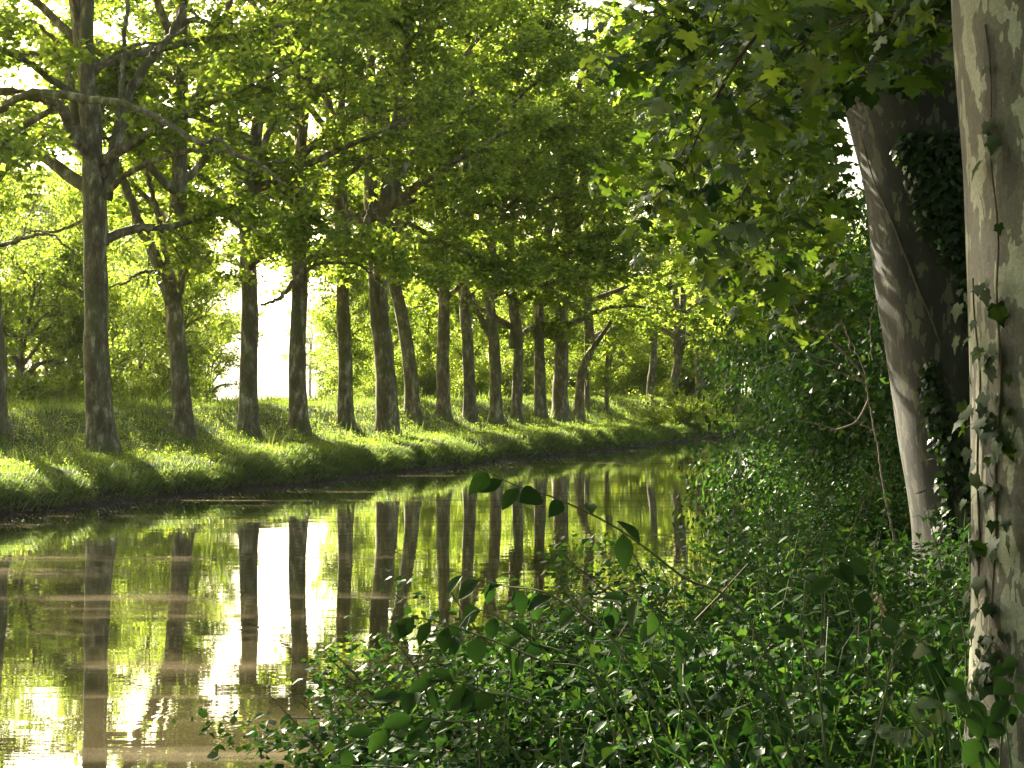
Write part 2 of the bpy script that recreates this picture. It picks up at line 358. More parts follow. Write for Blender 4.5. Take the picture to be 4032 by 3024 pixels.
class Tubes:
    def __init__(self): self.v = []; self.f = []; self.n = 0
    def add(self, path, radii, sides=8, cap=True, wobble=0.0, seed=0):
        path = np.asarray(path, float); radii = np.asarray(radii, float)
        n = len(path)
        tang = np.gradient(path, axis=0); tang /= (np.linalg.norm(tang, axis=1)[:, None] + 1e-9)
        ref = np.array([1.0, 0, 0]) if abs(tang[0][0]) < 0.8 else np.array([0, 1.0, 0])
        a = ref - tang * (tang @ ref)[:, None]; a /= (np.linalg.norm(a, axis=1)[:, None] + 1e-9)
        b = np.cross(tang, a)
        ang = np.linspace(0, 2 * np.pi, sides, endpoint=False)
        rr = np.repeat(radii[:, None], sides, 1)
        if wobble:
            for i in range(n):
                for j in range(sides):
                    rr[i, j] *= 1 + wobble * pnoise(Vector((math.cos(ang[j]) * 1.1 + seed, math.sin(ang[j]) * 1.1, path[i][2] * 0.9)))
        ring = path[:, None, :] + rr[:, :, None] * (np.cos(ang)[None, :, None] * a[:, None, :] + np.sin(ang)[None, :, None] * b[:, None, :])
        i = np.arange(n - 1)[:, None] * sides; j = np.arange(sides)[None, :]; j2 = (j + 1) % sides
        f = np.stack([i + j, i + j2, i + sides + j2, i + sides + j], -1).reshape(-1, 4) + self.n
        self.v.append(ring.reshape(-1, 3)); self.f.append(f); self.n += n * sides
    def mesh(self, name, mat): return make_mesh(name, np.concatenate(self.v), np.concatenate(self.f), mat, True)

def spline(pts, n):
    """Catmull-Rom through pts"""
    pts = np.asarray(pts, float)
    if len(pts) == 2: return pts[0] + (pts[1] - pts[0]) * np.linspace(0, 1, n)[:, None]
    P = np.vstack([2 * pts[0] - pts[1], pts, 2 * pts[-1] - pts[-2]])
    u = np.linspace(0, len(pts) - 1 - 1e-6, n); k = u.astype(int); f = (u - k)[:, None]
    a, b, c, d = P[k], P[k + 1], P[k + 2], P[k + 3]
    return 0.5 * ((2 * b) + (-a + c) * f + (2 * a - 5 * b + 4 * c - d) * f ** 2 + (-a + 3 * b - 3 * c + d) * f ** 3)

# leaf outlines, in the xy plane, stalk at the origin, length 1, normal +z
def palmate(detail):
    if detail == 0:
        pts = [(0, 0, 0), (0.36, 0.12, -0.06), (0.50, 0.42, -0.10), (0.16, 0.62, 0.02), (0, 1.0, -0.12), (-0.16, 0.62, 0.02), (-0.50, 0.42, -0.10), (-0.36, 0.12, -0.06)]
        v = np.array(pts); tri = [(0, 1, 3), (1, 2, 3), (0, 3, 5), (3, 4, 5), (0, 5, 7), (5, 6, 7)]
        return v, np.array(tri)
    if detail == 0.5:
        o = [(0.0, 0.0), (0.44, -0.06), (0.36, 0.14), (0.68, 0.48), (0.27, 0.48), (0.32, 0.72), (0, 1.04)]
    elif detail == 1:
        o = [(0.0, 0.0), (0.20, -0.10), (0.42, -0.02), (0.36, 0.14), (0.56, 0.22), (0.66, 0.48), (0.42, 0.46), (0.26, 0.50), (0.30, 0.70), (0.14, 0.80), (0, 1.04)]
    else:
        o = [(0.0, 0.02), (0.10, -0.10), (0.26, -0.10), (0.47, -0.07), (0.40, 0.04), (0.37, 0.14), (0.50, 0.15), (0.60, 0.24), (0.60, 0.34), (0.74, 0.50), (0.58, 0.47), (0.48, 0.53), (0.36, 0.46), (0.23, 0.48),
             (0.26, 0.60), (0.36, 0.70), (0.24, 0.74), (0.19, 0.86), (0.10, 0.88), (0, 1.06)]
    full = o + [(-x, y) for x, y in reversed(o[1:-1])]
    c = (0, 0.30)
    v = [(c[0], c[1], 0.03)]
    for x, y in full:
        r = math.hypot(x, y - 0.3)
        v.append((x, y, -0.22 * r * r + 0.05 * math.sin(5 * math.atan2(y - 0.3, x) + 0.8)))
    n = len(full)
    tri = [(0, 1 + i, 1 + (i + 1) % n) for i in range(n)]
    tri = [(a, c_, b) for a, b, c_ in tri]
    return np.array(v), np.array(tri)

def ovate(detail, width=0.34):
    if detail == 0:
        v = np.array([(0, 0, 0), (width, 0.4, 0.06), (0, 1, -0.1), (-width, 0.4, 0.06)]); return v, np.array([(0, 1, 2), (0, 2, 3)])
    ys = np.linspace(0, 1, 5 if detail == 1 else 8); ws = (np.array([0.0, 0.82, 1.0, 0.62, 0.0]) if detail == 1 else np.array([0.0, 0.45, 0.82, 1.0, 0.97, 0.78, 0.45, 0.0])) * width
    v = []; tri = []
    for y, w_ in zip(ys, ws):
        cz = -0.22 * (y - 0.3) ** 2
        jag = 0.012 * math.sin(y * 40)
        v += [(-w_ - jag, y + 0.03, cz + 0.14 * w_), (0, y, cz - 0.02), (w_ + jag, y + 0.03, cz + 0.14 * w_)]
    for i in range(len(ys) - 1):
        a = i * 3
        tri += [(a, a + 1, a + 4), (a, a + 4, a + 3), (a + 1, a + 2, a + 5), (a + 1, a + 5, a + 4)]
    return np.array(v), np.array(tri)

def ivy_shape():
    o = [(0, 0.04), (0.22, -0.10), (0.44, 0.06), (0.40, 0.30), (0.54, 0.44), (0.26, 0.56), (0.14, 0.78), (0, 1.0)]
    full = o + [(-x, y) for x, y in reversed(o[1:-1])]
    v = [(0, 0.3, 0.04)] + [(x, y, -0.15 * (x * x + (y - .3) ** 2)) for x, y in full]
    n = len(full)
    return np.array(v), np.array([(0, 1 + (i + 1) % n, 1 + i) for i in range(n)])

def unit(a): return a / (np.linalg.norm(a, axis=-1, keepdims=True) + 1e-9)

def place_leaves(pos, nrm, head, size, template):
    """pos (n,3), nrm (n,3) leaf normals, head (n,3) the way the tip points, size (n)"""
    tv, tf = template
    z = unit(nrm); y = unit(head - z * np.sum(head * z, 1, keepdims=True)); x = np.cross(y, z)
    n, k = len(pos), len(tv)
    # uneven leaves: width and curl vary
    wv = (0.8 + 0.4 * rng.random(n))[:, None, None]; cv = (rng.normal(1.0, 1.2, n))[:, None, None]
    V = pos[:, None, :] + size[:, None, None] * (tv[None, :, 0:1] * wv * x[:, None, :] + tv[None, :, 1:2] * y[:, None, :] + tv[None, :, 2:3] * cv * z[:, None, :])
    F = tf[None, :, :] + (np.arange(n) * k)[:, None, None]
    return V.reshape(-1, 3), F.reshape(-1, 3)

def rand_dirs(n): return unit(rng.normal(size=(n, 3)))

# ---------------------------------------------------------------- the ground, the water, the far hill
ts = np.concatenate([np.array([-3000, -800, -300, -120, -60]), np.arange(-40, 170, 0.7), np.arange(170, 320, 4), np.array([350, 450, 700, 1500, 3500])])
ps = np.concatenate([np.array([-3500, -900, -300, -90, -40, -20, -12]), np.arange(-9, 0, 1.0), np.arange(0, 4.6, 0.3), np.array([5, 7, 12, 20, 22.5, 23.6]), np.arange(24.0, 32.5, 0.22), np.arange(33, 46, 1.0),
                     np.array([48, 52, 60, 75, 90, 140, 250, 400, 900, 3500])])
gv = np.zeros((len(ts), len(ps), 3))
for i, t in enumerate(ts):
    for j, p in enumerate(ps):
        x, y = at_tp(t, p); gv[i, j] = (x, y, ground_z(t, p))
ii, jj = np.meshgrid(np.arange(len(ts) - 1), np.arange(len(ps) - 1), indexing='ij')
a = ii * len(ps) + jj
gf = np.stack([a, a + len(ps), a + len(ps) + 1, a + 1], -1).reshape(-1, 4)[:, ::-1]
g = link('ground', make_mesh('ground', gv.reshape(-1, 3), gf, M['ground'], True))
tag(g, 'grassy canal banks with a terrace, a slope and a flat bank top', kind='structure')

def sheet(name, corners_tp, z, mat):
    v = [(*at_tp(t, p), z) for t, p in corners_tp]
    return link(name, make_mesh(name, v, [(0, 1, 2, 3)], mat))
o = sheet('water', [(-400, 3.0), (-400, 25.2), (900, 25.2), (900, 3.0)], 0.0, M['water'])
o.data.flip_normals() if o.data.polygons[0].normal.z < 0 else None
tag(o, 'still brown canal water mirroring the trees', kind='structure')
o = sheet('field', [(-700, 62), (-700, 1500), (1600, 1500), (1600, 62)], 1.35, M['field'])
o.data.flip_normals() if o.data.polygons[0].normal.z < 0 else None
tag(o, 'pale sunlit field beyond the bank', kind='structure')
# low hills on the horizon
hv, hf = [], []
hp = [(-3000 + 120 * i) for i in range(60)]
for i, x in enumerate(hp):
    h = 45 + 40 * pnoise(Vector((x * 0.0012, 2.2, 0))) + 10 * pnoise(Vector((x * 0.006, 5.2, 0)))
    hv += [(x, 2600, 0), (x, 2900, h), (x, 3400, h * 0.9)]
for i in range(len(hp) - 1):
    for k in range(2):
        hf.append((i * 3 + k, (i + 1) * 3 + k, (i + 1) * 3 + k + 1, i * 3 + k + 1))
tag(link('hills', make_mesh('hills', hv, hf, M['hill'], True)), 'low wooded hills on the horizon', kind='structure')

# ---------------------------------------------------------------- crowns
LEAF0, LEAF1, LEAF2, LEAFM = palmate(0), palmate(1), palmate(2), palmate(0.5)

def grow(start, direction, length, n, up=0.0, wander=0.25, seed=0):
    pts = [np.array(start, float)]; d = unit(np.array(direction, float)); step = length / (n - 1)
    r = np.random.default_rng(seed)
    for i in range(n - 1):
        d = unit(d + r.normal(0, wander, 3) * 0.5 + np.array([0, 0, up]))
        pts.append(pts[-1] + d * step)
    return np.array(pts)

def make_crown(seed, top=21.0, base=5.5, radius=6.5, nl=16, nsub=7, ntw=6, per=40, leaf=(0.135, 0.225), tmpl=LEAF0, mat='plane_leaf', droop=0.05, trunk_r=0.34, lean=0.0):
    """limbs and leaves of a plane tree; the origin is the foot of the tree"""
    r = np.random.default_rng(seed)
    tb = Tubes(); P = []; H = []
    leader = grow((0, 0, base * 0.8), (lean, 0, 1), top - base * 0.8 - 1.0, 14, up=0.10, wander=0.16, seed=seed)
    tb.add(leader, np.linspace(trunk_r * 0.8, 0.04, 14), 7)
    for i in range(nl):
        f = (i + r.random() * 0.7) / nl
        k = f * 0.86 * (len(leader) - 1); s = leader[int(k)] + (leader[min(int(k) + 1, 13)] - leader[int(k)]) * (k - int(k))
        az_ = i * 2.399 + r.normal(0, 0.35)
        prof = math.sin(math.pi * min(1, 0.22 + 0.72 * f)) ** 0.7
        ln = radius * (0.55 + 0.6 * prof) * r.uniform(0.8, 1.12)
        rise = r.uniform(0.25, 0.75) + 0.5 * f
        lim = grow(s, (math.cos(az_), math.sin(az_), rise), ln, 9, up=-0.03 + 0.03 * f, wander=0.28, seed=seed * 131 + i)
        r0 = 0.17 * (1 - 0.6 * f) * r.uniform(0.8, 1.2)
        tb.add(lim, np.linspace(r0, 0.025, 9), 6)
        for j in range(nsub):
            q = 0.25 + 0.75 * (j + r.random()) / nsub
            kk = q * 8; ki = min(int(kk), 7); s2 = lim[ki] + (lim[ki + 1] - lim[ki]) * (kk - ki)
            td = unit(lim[ki + 1] - lim[ki]); side = unit(np.cross(td, (0, 0, 1))) * (1 if j % 2 else -1)
            d2 = td * 0.7 + side * r.uniform(0.4, 1.0) + np.array([0, 0, r.uniform(-0.35, 0.5)])
            sb = grow(s2, d2, r.uniform(1.2, 2.6) * (1.15 - 0.4 * q), 6, up=-droop, wander=0.35, seed=seed * 977 + i * 31 + j)
            tb.add(sb, np.linspace(0.035, 0.008, 6), 4)
            for m_ in range(ntw):
                q2 = (m_ + r.random()) / ntw * 4.99; k2 = int(q2)
                s3 = sb[k2] + (sb[k2 + 1] - sb[k2]) * (q2 - k2)
                d3 = unit(unit(sb[k2 + 1] - sb[k2]) + r.normal(0, 0.7, 3) + np.array([0, 0, -0.1])) * r.uniform(0.4, 1.0)
                n = int(per * r.uniform(0.55, 1.4))
                u = r.random(n)[:, None]
                pos = s3 + d3 * u + r.normal(0, 1, (n, 3)) * np.array([0.21, 0.21, 0.12])
                P.append(pos); H.append(unit(d3 + r.normal(0, 0.8, (n, 3)) + np.array([0, 0, -0.35])))
    P = np.concatenate(P); H = np.concatenate(H)
    nr = unit(np.array([0, 0, 1.0]) + rng.normal(0, 0.55, P.shape))
    v, f = place_leaves(P, nr, H, rng.uniform(leaf[0], leaf[1], len(P)), tmpl)
    return tb.mesh('boughs', M['bark']), make_mesh('crown', v, f, M[mat])

CROWNS = [make_crown(s, top=tp, base=bs, radius=rd, lean=ln) for s, tp, bs, rd, ln in
          ((11, 21, 6.6, 6.0, 0.0), (23, 22, 6.2, 6.6, 0.05), (37, 20, 6.8, 5.8, -0.05))]
SPARSE = make_crown(77, top=20, base=7.0, radius=5.6, nl=13, nsub=6, ntw=5, per=42)
HEDGE = [make_crown(s, top=15, base=2.0, radius=4.6, nl=18, nsub=5, ntw=4, per=26, trunk_r=0.2) for s in (121, 131)]
LOWTREE = [make_crown(s, top=8.0, base=1.2, radius=3.2, nl=12, nsub=5, ntw=3, per=30, leaf=(0.13, 0.2), trunk_r=0.12) for s in (91, 95)]
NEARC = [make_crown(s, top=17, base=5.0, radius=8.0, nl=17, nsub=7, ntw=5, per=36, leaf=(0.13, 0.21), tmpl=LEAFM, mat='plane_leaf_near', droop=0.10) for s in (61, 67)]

def trunk_mesh(path, radii, seed, sides=16, mat='bark', flare=0.5, wob=0.16, step=0.3):
    """path in local coordinates, foot at the origin"""
    path = np.asarray(path, float)
    ln = np.sum(np.linalg.norm(np.diff(path, axis=0), axis=1))
    n = max(10, int(ln / step))
    sp = spline(path, n)
    rr = np.interp(np.linspace(0, 1, n), np.linspace(0, 1, len(radii)), radii)
    h = sp[:, 2]
    rr = rr * (1 + flare * np.exp(-np.maximum(h, 0) / 0.35))
    tb = Tubes(); tb.add(sp, rr, sides, wobble=wob, seed=seed * 3.7)
    return tb

# columns: image column of the foot, row of the foot, upper way-points (column, row) in the 1024 frame, diameter in pixels, crown, label
S = 1024 / 2212.0
FAR = [
 ((-14, 925), [(-16, 800), (-22, 640), (-40, 400), (-60, 150)], 62, 1, 'plane tree cut off by the left photo edge, only a strip of trunk showing'),
 ((225, 975), [(212, 800), (206, 600), (205, 450), (198, 330), (190, 180), (190, 0), (192, -300)], 60, 0, 'thickest far-bank plane tree, forking into a straight leader and two big limbs'),
 ((402, 945), [(390, 820), (377, 680), (372, 640)], 42, 4, 'slender plane tree dividing low down into several thin upright stems'),
 ((537, 938), [(536, 800), (540, 640), (532, 500), (515, 350), (500, 180), (495, 20)], 42, 1, 'plane tree standing at the left side of the bright sky gap'),
 ((645, 925), [(643, 760), (648, 600), (645, 500), (650, 350), (640, 150)], 40, 2, 'straight plane tree right of the bright sky gap, with one crooked low limb'),
 ((745, 915), [(746, 780), (740, 620), (744, 500), (735, 300), (745, 100)], 34, 0, 'plane tree with a slight swelling on the left side of its trunk'),
 ((838, 938), [(832, 800), (820, 680), (812, 560), (800, 400), (800, 250)], 48, 3, 'broad dark-barked plane tree leaning gently left, foot low on the slope'),
 ((893, 905), [(885, 780), (868, 680), (850, 590), (838, 450)], 32, 4, 'plane tree leaning clearly left just beside the broad dark one'),
 ((958, 900), [(957, 760), (960, 620), (952, 480), (955, 300)], 30, 2, 'upright plane tree with a sunlit limb reaching right from its side'),
 ((1016, 908), [(1012, 780), (1003, 650), (998, 560), (1005, 400)], 27, 1, 'plane tree between the one with a sunlit limb and the one with a pale fork'),
 ((1072, 910), [(1070, 800), (1064, 700), (1052, 600), (1042, 500), (1045, 380)], 27, 0, 'plane tree with a pale limb forking off to the left at mid trunk'),
 ((1117, 903), [(1118, 800), (1120, 720), (1106, 640), (1100, 560), (1108, 440)], 23, 3, 'thin plane tree with a bend to the left halfway up'),
 ((1168, 902), [(1166, 800), (1164, 700), (1160, 560)], 26, 2, 'plane tree whose trunk soon vanishes into leaves, next to the thin bent one'),
 ((1210, 908), [(1211, 800), (1213, 700), (1216, 560)], 35, 1, 'stout plane tree with flared foot farther down the row, its left edge sunlit'),
 ((1250, 905), [(1253, 830), (1262, 780), (1290, 735), (1320, 690), (1352, 640), (1380, 580), (1395, 520)], 21, 0, 'small plane tree bending to the right over the canal under low leaves'),
 ((1268, 886), [(1268, 800), (1266, 700)], 11, 4, 'very thin young tree on the slope behind the small bent plane'),
 ((1310, 888), [(1311, 800), (1313, 700)], 9, 4, 'pole-thin young tree standing alone on the shaded slope'),
 ((1402, 888), [(1406, 820), (1412, 740)], 17, 3, 'distant dark plane tree, first of the two at the canal bend'),
 ((1445, 898), [(1455, 830), (1466, 770), (1475, 700)], 20, 2, 'distant plane tree leaning right, second of the two at the canal bend'),
]
TRUNKS = [(0, 'the left photo edge'), (103, 'the thickest plane'), (184, 'the slender forked plane'), (248, 'the plane left of the gap'), (299, 'the plane right of the gap'), (344, 'the swollen plane'),
          (388, 'the broad dark plane'), (411, 'the leaning plane'), (443, 'the plane with sunlit limb'), (496, 'the pale-forked plane'), (540, 'the thin bent plane'), (560, 'the stout plane'),
          (607, 'the lone pole-thin tree'), (650, 'the first bend plane'), (669, 'the last bend plane'), (715, 'the near thicket'), (1024, 'the mottled near trunk')]
def gap(px):
    if px <= 0: return 'beyond the left photo edge'
    for (a_, na), (b_, nb) in zip(TRUNKS, TRUNKS[1:]):
        if px <= b_: return 'between ' + na + ' and ' + nb.replace('the plane', 'the one')
    return 'beyond the mottled near trunk'

def add_crown(root, idx, scale, rot, squash=1.0, zoff=0.0, dx=(0, 0)):
    b, c = idx
    for nm, me in (('boughs', b), ('crown', c)):
        o = link(nm, me, root); o.rotation_euler = (0, 0, rot); o.scale = (scale, scale, scale * squash); o.location = (dx[0], dx[1], zoff)
        if nm == 'boughs': o['kind'] = 'stuff'

ALLC = CROWNS + [CROWNS[1], SPARSE]
GROUP = 'plane trees along the far bank'
for i, ((fx, fy), pts, wpx, ci, label) in enumerate(FAR):
    px, py = fx * S, fy * S
    best = None
    for p in np.arange(26.6, 31.2, 0.1):
        t, d = pix_to_tp(px, p); z = ground_z(t, p)
        e = abs(HOR + (EYE - z) / d * FPX - py)
        if best is None or e < best[0]: best = (e, p, t, d, z)
    _, p, t, d, z = best
    x, y = at_tp(t, p)
    root = link('plane_tree', None, loc=(x, y, z - 0.12)); tag(root, label, 'tree', GROUP)
    path = [np.zeros(3)]
    for qx, qy in pts:
        w_ = P3(qx * S, qy * S, d); path.append(np.array([w_[0] - x, random.uniform(-0.15, 0.15), w_[2] - z]))
    # run on up into the crown
    last = path[-1]; topz = 15.0 if wpx > 15 else 8.0
    if last[2] < topz and i not in (2, 14): path.append(np.array([last[0] + (last[0] - path[-2][0]) * 0.4, 0.3, topz]))
    rad = wpx * S / FPX * d / 2
    n = len(path)
    radii = [rad * ((0.62 ** max(0, k - 2)) if i == 14 else 1.0) * max(0.18, 1.0 - 0.75 * (q[2] / 17.0) ** 1.2) * (1.06 if k == 0 else 1) for k, q in enumerate(path)]
    path[0] = np.array([0, 0, -0.3])
    tb = trunk_mesh(path, radii, i, sides=18 if i < 8 else 12)
    link('trunk', tb.mesh('trunk', M['bark']), root)
    sc = (1.08 if i not in (15, 16) else 0.42) * random.uniform(0.95, 1.07)
    if wpx < 25 and i < 15: sc *= 0.95
    off = (path[min(3, n - 1)][0] * 0.6, 0)
    add_crown(root, ALLC[ci], sc, random.uniform(0, 6.28), 1.0, 0.0 if i < 11 else -1.6, off)
    FAR[i] = (root, np.array([x, y, z - 0.12]), d, rad)

def limb(k, pts, r0, r1, name='limb', sides=9, depth=0.0):
    """a limb of far-bank tree k through image points (column, row, extra depth) of the 2212 wide photo"""
    root, org, d, rad = FAR[k]
    pp = [P3(a * S, b * S, d + c) - org for a, b, c in pts]
    tb = Tubes(); n = 8 * len(pp); sp = spline(pp, n)
    sp += rng.normal(0, 0.02, sp.shape)
    tb.add(sp, np.linspace(r0, r1, n) * 0.68, sides, wobble=0.25, seed=k)
    return link(name, tb.mesh(name, M['bark']), root)

limb(0, [(-10, 240, 0), (70, 201, -1), (200, 214, -2), (290, 230, -3), (370, 272, -3.5), (432, 308, -4), (470, 298, -4.2), (505, 330, -4.6), (560, 352, -5), (620, 350, -5)], 0.17, 0.05)
limb(0, [(-10, 535, 0), (60, 512, -0.8), (110, 508, -1.5), (170, 556, -2.2)], 0.10, 0.03)
limb(0, [(-10, 400, 0), (40, 330, 1), (100, 290, 1.5)], 0.10, 0.03)
limb(1, [(198, 345, 0), (165, 300, -0.4), (150, 270, -0.6), (122, 225, -0.9), (60, 205, -1.2), (-20, 192, -1.4)], 0.30, 0.16)
limb(1, [(165, 290, 0.2), (150, 170, 0.4), (120, 90, 0.4), (60, 40, 0.4)], 0.2, 0.06)
limb(1, [(228, 430, 0), (246, 340, 0.2), (262, 270, 0.3), (285, 190, 0.2), (330, 120, 0), (372, 70, -0.2), (400, 0, -0.3)], 0.28, 0.13)
limb(1, [(222, 380, -0.1), (238, 330, -0.2), (252, 270, -0.3), (262, 190, -0.4), (270, 60, -0.4), (280, -60, -0.4)], 0.16, 0.08)
limb(1, [(228, 425, 0), (270, 380, -0.8), (335, 347, -1.4), (400, 328, -2), (470, 325, -2.4), (510, 334, -2.8), (560, 352, -3.2), (610, 400, -3.4)], 0.13, 0.05)
limb(1, [(205, 160, 0), (240, 120, -0.3), (300, 95, -0.8), (350, 90, -1.2), (400, 60, -1.4)], 0.09, 0.03)
limb(1, [(190, 470, 0), (120, 500, 0.6), (70, 500, 1.0), (0, 530, 1.2)], 0.08, 0.03)
limb(2, [(374, 665, 0), (352, 600, 0), (325, 530, 0), (300, 480, -0.1), (270, 400, -0.2), (240, 330, -0.3)], 0.30, 0.18, 'stem')
limb(2, [(378, 660, 0), (372, 600, 0), (350, 520, 0.1), (335, 440, 0.1), (320, 380, 0.1), (300, 250, 0.2)], 0.16, 0.10, 'stem')
limb(2, [(386, 650, 0), (398, 560, 0), (402, 500, 0), (392, 430, 0), (388, 330, 0), (380, 200, 0), (376, 40, 0)], 0.13, 0.08, 'stem')
limb(2, [(388, 640, -0.1), (400, 580, -0.2), (418, 520, -0.2), (450, 450, -0.3), (480, 400, -0.3)], 0.09, 0.05, 'stem')
limb(2, [(345, 585, 0), (300, 590, -0.4), (270, 610, -0.6), (235, 618, -0.8)], 0.09, 0.04)
limb(3, [(536, 500, 0), (505, 478, -0.3), (485, 465, -0.5), (450, 460, -0.9), (410, 430, -1)], 0.17, 0.05)
limb(3, [(545, 560, 0), (585, 500, 0.2), (600, 440, 0.2), (640, 380, 0.2)], 0.12, 0.05)
limb(4, [(640, 600, 0), (610, 640, -0.4), (590, 650, -0.5), (562, 660, -0.8)], 0.13, 0.06)
limb(4, [(655, 590, 0), (690, 568, -0.3), (730, 568, -0.7), (770, 570, -1), (800, 590, -1.2)], 0.13, 0.05)
limb(4, [(640, 540, 0), (610, 510, -0.3), (580, 480, -0.6), (560, 420, -0.8)], 0.16, 0.06)
limb(5, [(752, 545, 0), (780, 500, -0.4), (800, 440, -0.7)], 0.13, 0.05)
limb(6, [(805, 560, 0), (770, 545, -0.3), (720, 540, -0.6), (680, 540, -1)], 0.12, 0.04)
limb(6, [(825, 590, 0), (860, 570, -0.4), (900, 560, -0.8)], 0.16, 0.05)
limb(8, [(972, 640, 0), (1000, 610, -0.4), (1030, 590, -0.8), (1075, 580, -1.2), (1100, 560, -1.4)], 0.17, 0.08)
limb(8, [(950, 640, 0), (925, 600, -0.4), (905, 560, -0.7)], 0.10, 0.04)
limb(10, [(1066, 735, 0), (1045, 700, 0), (1028, 665, 0.2), (1018, 630, 0.3)], 0.26, 0.14)
limb(11, [(1105, 650, 0), (1090, 625, -0.3), (1085, 580, -0.5)], 0.10, 0.04)
limb(5, [(740, 640, 0), (716, 640, 0.4), (690, 650, 0.8)], 0.05, 0.02)

# the row goes on round the bend
def plain_tree(name, t, p, crown, scale, label, cat, group, rad=0.33, top=12.0, squash=1.0, lean=0.0, drop=0.0):
    x, y = at_tp(t, p); z = ground_z(t, p)
    root = link(name, None, loc=(x, y, z - 0.12)); tag(root, label, cat, group)
    key = (round(rad, 2), round(top, 1))
    tb = trunk_mesh([(0, 0, -0.3), (lean * 0.3, 0, top * 0.3), (lean, 0.2, top)], [rad, rad * 0.8, rad * 0.3], t, sides=10)
    link('trunk', tb.mesh('trunk', M['bark']), root)
    add_crown(root, crown, scale, random.uniform(0, 6.28), squash, -drop)
    return root

t0 = pix_to_tp(1445 * S, 28)[0]
for k in range(13):
    plain_tree('plane_tree', t0 + 9 + k * 9.0, 28 + random.uniform(-0.6, 0.6), ALLC[k % 4], random.uniform(0.92, 1.08),
               'distant plane tree of the far row past the bend, mostly behind near leaves', 'tree', GROUP + ' beyond the bend', 0.36, drop=2.6)
# the row to the left of the frame
for k, tt in enumerate((14, 22, 31)):
    plain_tree('plane_tree', tt - 6, 28.2, ALLC[(k + 1) % 4], 1.0, 'plane tree of the far-bank row, crown reaching in over the left edge', 'tree', GROUP + ' left of view', 0.36)

# lower trees and thickets behind the bank
BK = 'young trees growing behind the bank top'
for (px, p, s_, c) in ((20, 37.5, 0.85, 0), (62, 40, 0.95, 1), (110, 41, 0.7, 0), (140, 44, 1.0, 1), (196, 43, 1.0, 0), (208, 37.5, 0.5, 0),
                       (358, 45, 0.6, 1), (385, 44, 0.8, 0), (425, 45, 0.9, 1), (462, 45, 0.8, 0), (500, 44, 0.8, 1),
                       (545, 44, 0.85, 0), (590, 43, 0.9, 0), (632, 40, 0.9, 1), (655, 38, 0.9, 0), (680, 40, 1.0, 1), (-30, 40, 1.0, 0), (-80, 42, 1.0, 1)):
    t, d = pix_to_tp(px, p)
    side = 'left of the bright sky gap' if px < 250 else 'right of the bright sky gap'
    plain_tree('young_tree', t, p, LOWTREE[c], s_ * 0.85, 'young tree ' + gap(px), 'tree', BK + ', ' + side, 0.10 + 0.05 * random.random(), 5.5 * s_)
# tall trees farther off
TB = 'tall trees beyond the bank'
for (px, p, s_, c) in ((-40, 84, 1.0, 0), (5, 92, 1.1, 1), (45, 84, 1.0, 2), (85, 96, 1.15, 3), (120, 84, 1.0, 1), (160, 90, 1.0, 2), (195, 86, 0.95, 0), (310, 150, 0.9, 0),
                       (400, 90, 0.95, 1), (440, 86, 1.0, 3), (480, 90, 1.0, 0), (525, 86, 1.0, 2), (570, 88, 1.0, 1), (615, 86, 1.0, 3), (660, 84, 1.0, 0), (700, 86, 1.0, 2)):
    t, d = pix_to_tp(px, p)
    side = 'left of the bright sky gap' if px < 250 else 'right of the bright sky gap'
    plain_tree('tall_tree', t, p, CROWNS[c % 3], s_, 'tall tree ' + gap(px), 'tree', TB + ', ' + side, 0.3, 12)

for (px, p, s_, c) in ((-60, 48, 1.0, 0), (-15, 46, 0.95, 1), (35, 50, 1.1, 0), (75, 46, 0.9, 1), (112, 52, 1.15, 1), (150, 48, 0.95, 0), (185, 50, 1.0, 1),
                       (338, 62, 0.75, 1), (356, 50, 0.8, 1), (374, 56, 0.9, 0), (395, 60, 0.9, 0), (425, 50, 0.9, 1), (455, 48, 1.0, 0), (490, 50, 1.0, 1), (525, 47, 1.0, 0), (560, 50, 1.05, 1), (600, 48, 1.0, 0), (640, 50, 1.1, 1), (675, 47, 1.0, 0), (705, 50, 1.1, 1), (612, 36, 0.7, 0), (645, 36, 0.75, 1), (664, 34, 0.8, 0), (682, 36, 0.9, 1), (700, 33, 0.9, 0), (716, 35, 1.0, 1), (728, 32, 0.9, 0)):
    t, d = pix_to_tp(px, p)
    side = 'left of the bright sky gap' if px < 250 else 'right of the bright sky gap'
    plain_tree('hedgerow_tree', t, p, HEDGE[c], s_ * (0.78 if px < 250 else 0.9), 'hedgerow tree ' + gap(px), 'tree', 'hedgerow trees ' + side, 0.18, 9)
# unseen trees added right of the near bank and behind the viewer, for shade
for k, (t, p) in enumerate(((2, -9), (12, -10), (22, -8), (33, -9), (45, -8), (58, -9), (-9, -7), (-16, 3), (-22, -4), (-20, 14), (-24, 24), (70, -9), (-12, 28), (-4, 29), (-30, 8))):
    plain_tree('shade_tree', t, p, CROWNS[k % 3] if k % 2 else HEDGE[k % 2], 1.05, 'unseen tree added outside the frame to shade the near bank', 'tree', 'trees outside the frame', 0.3, 12)

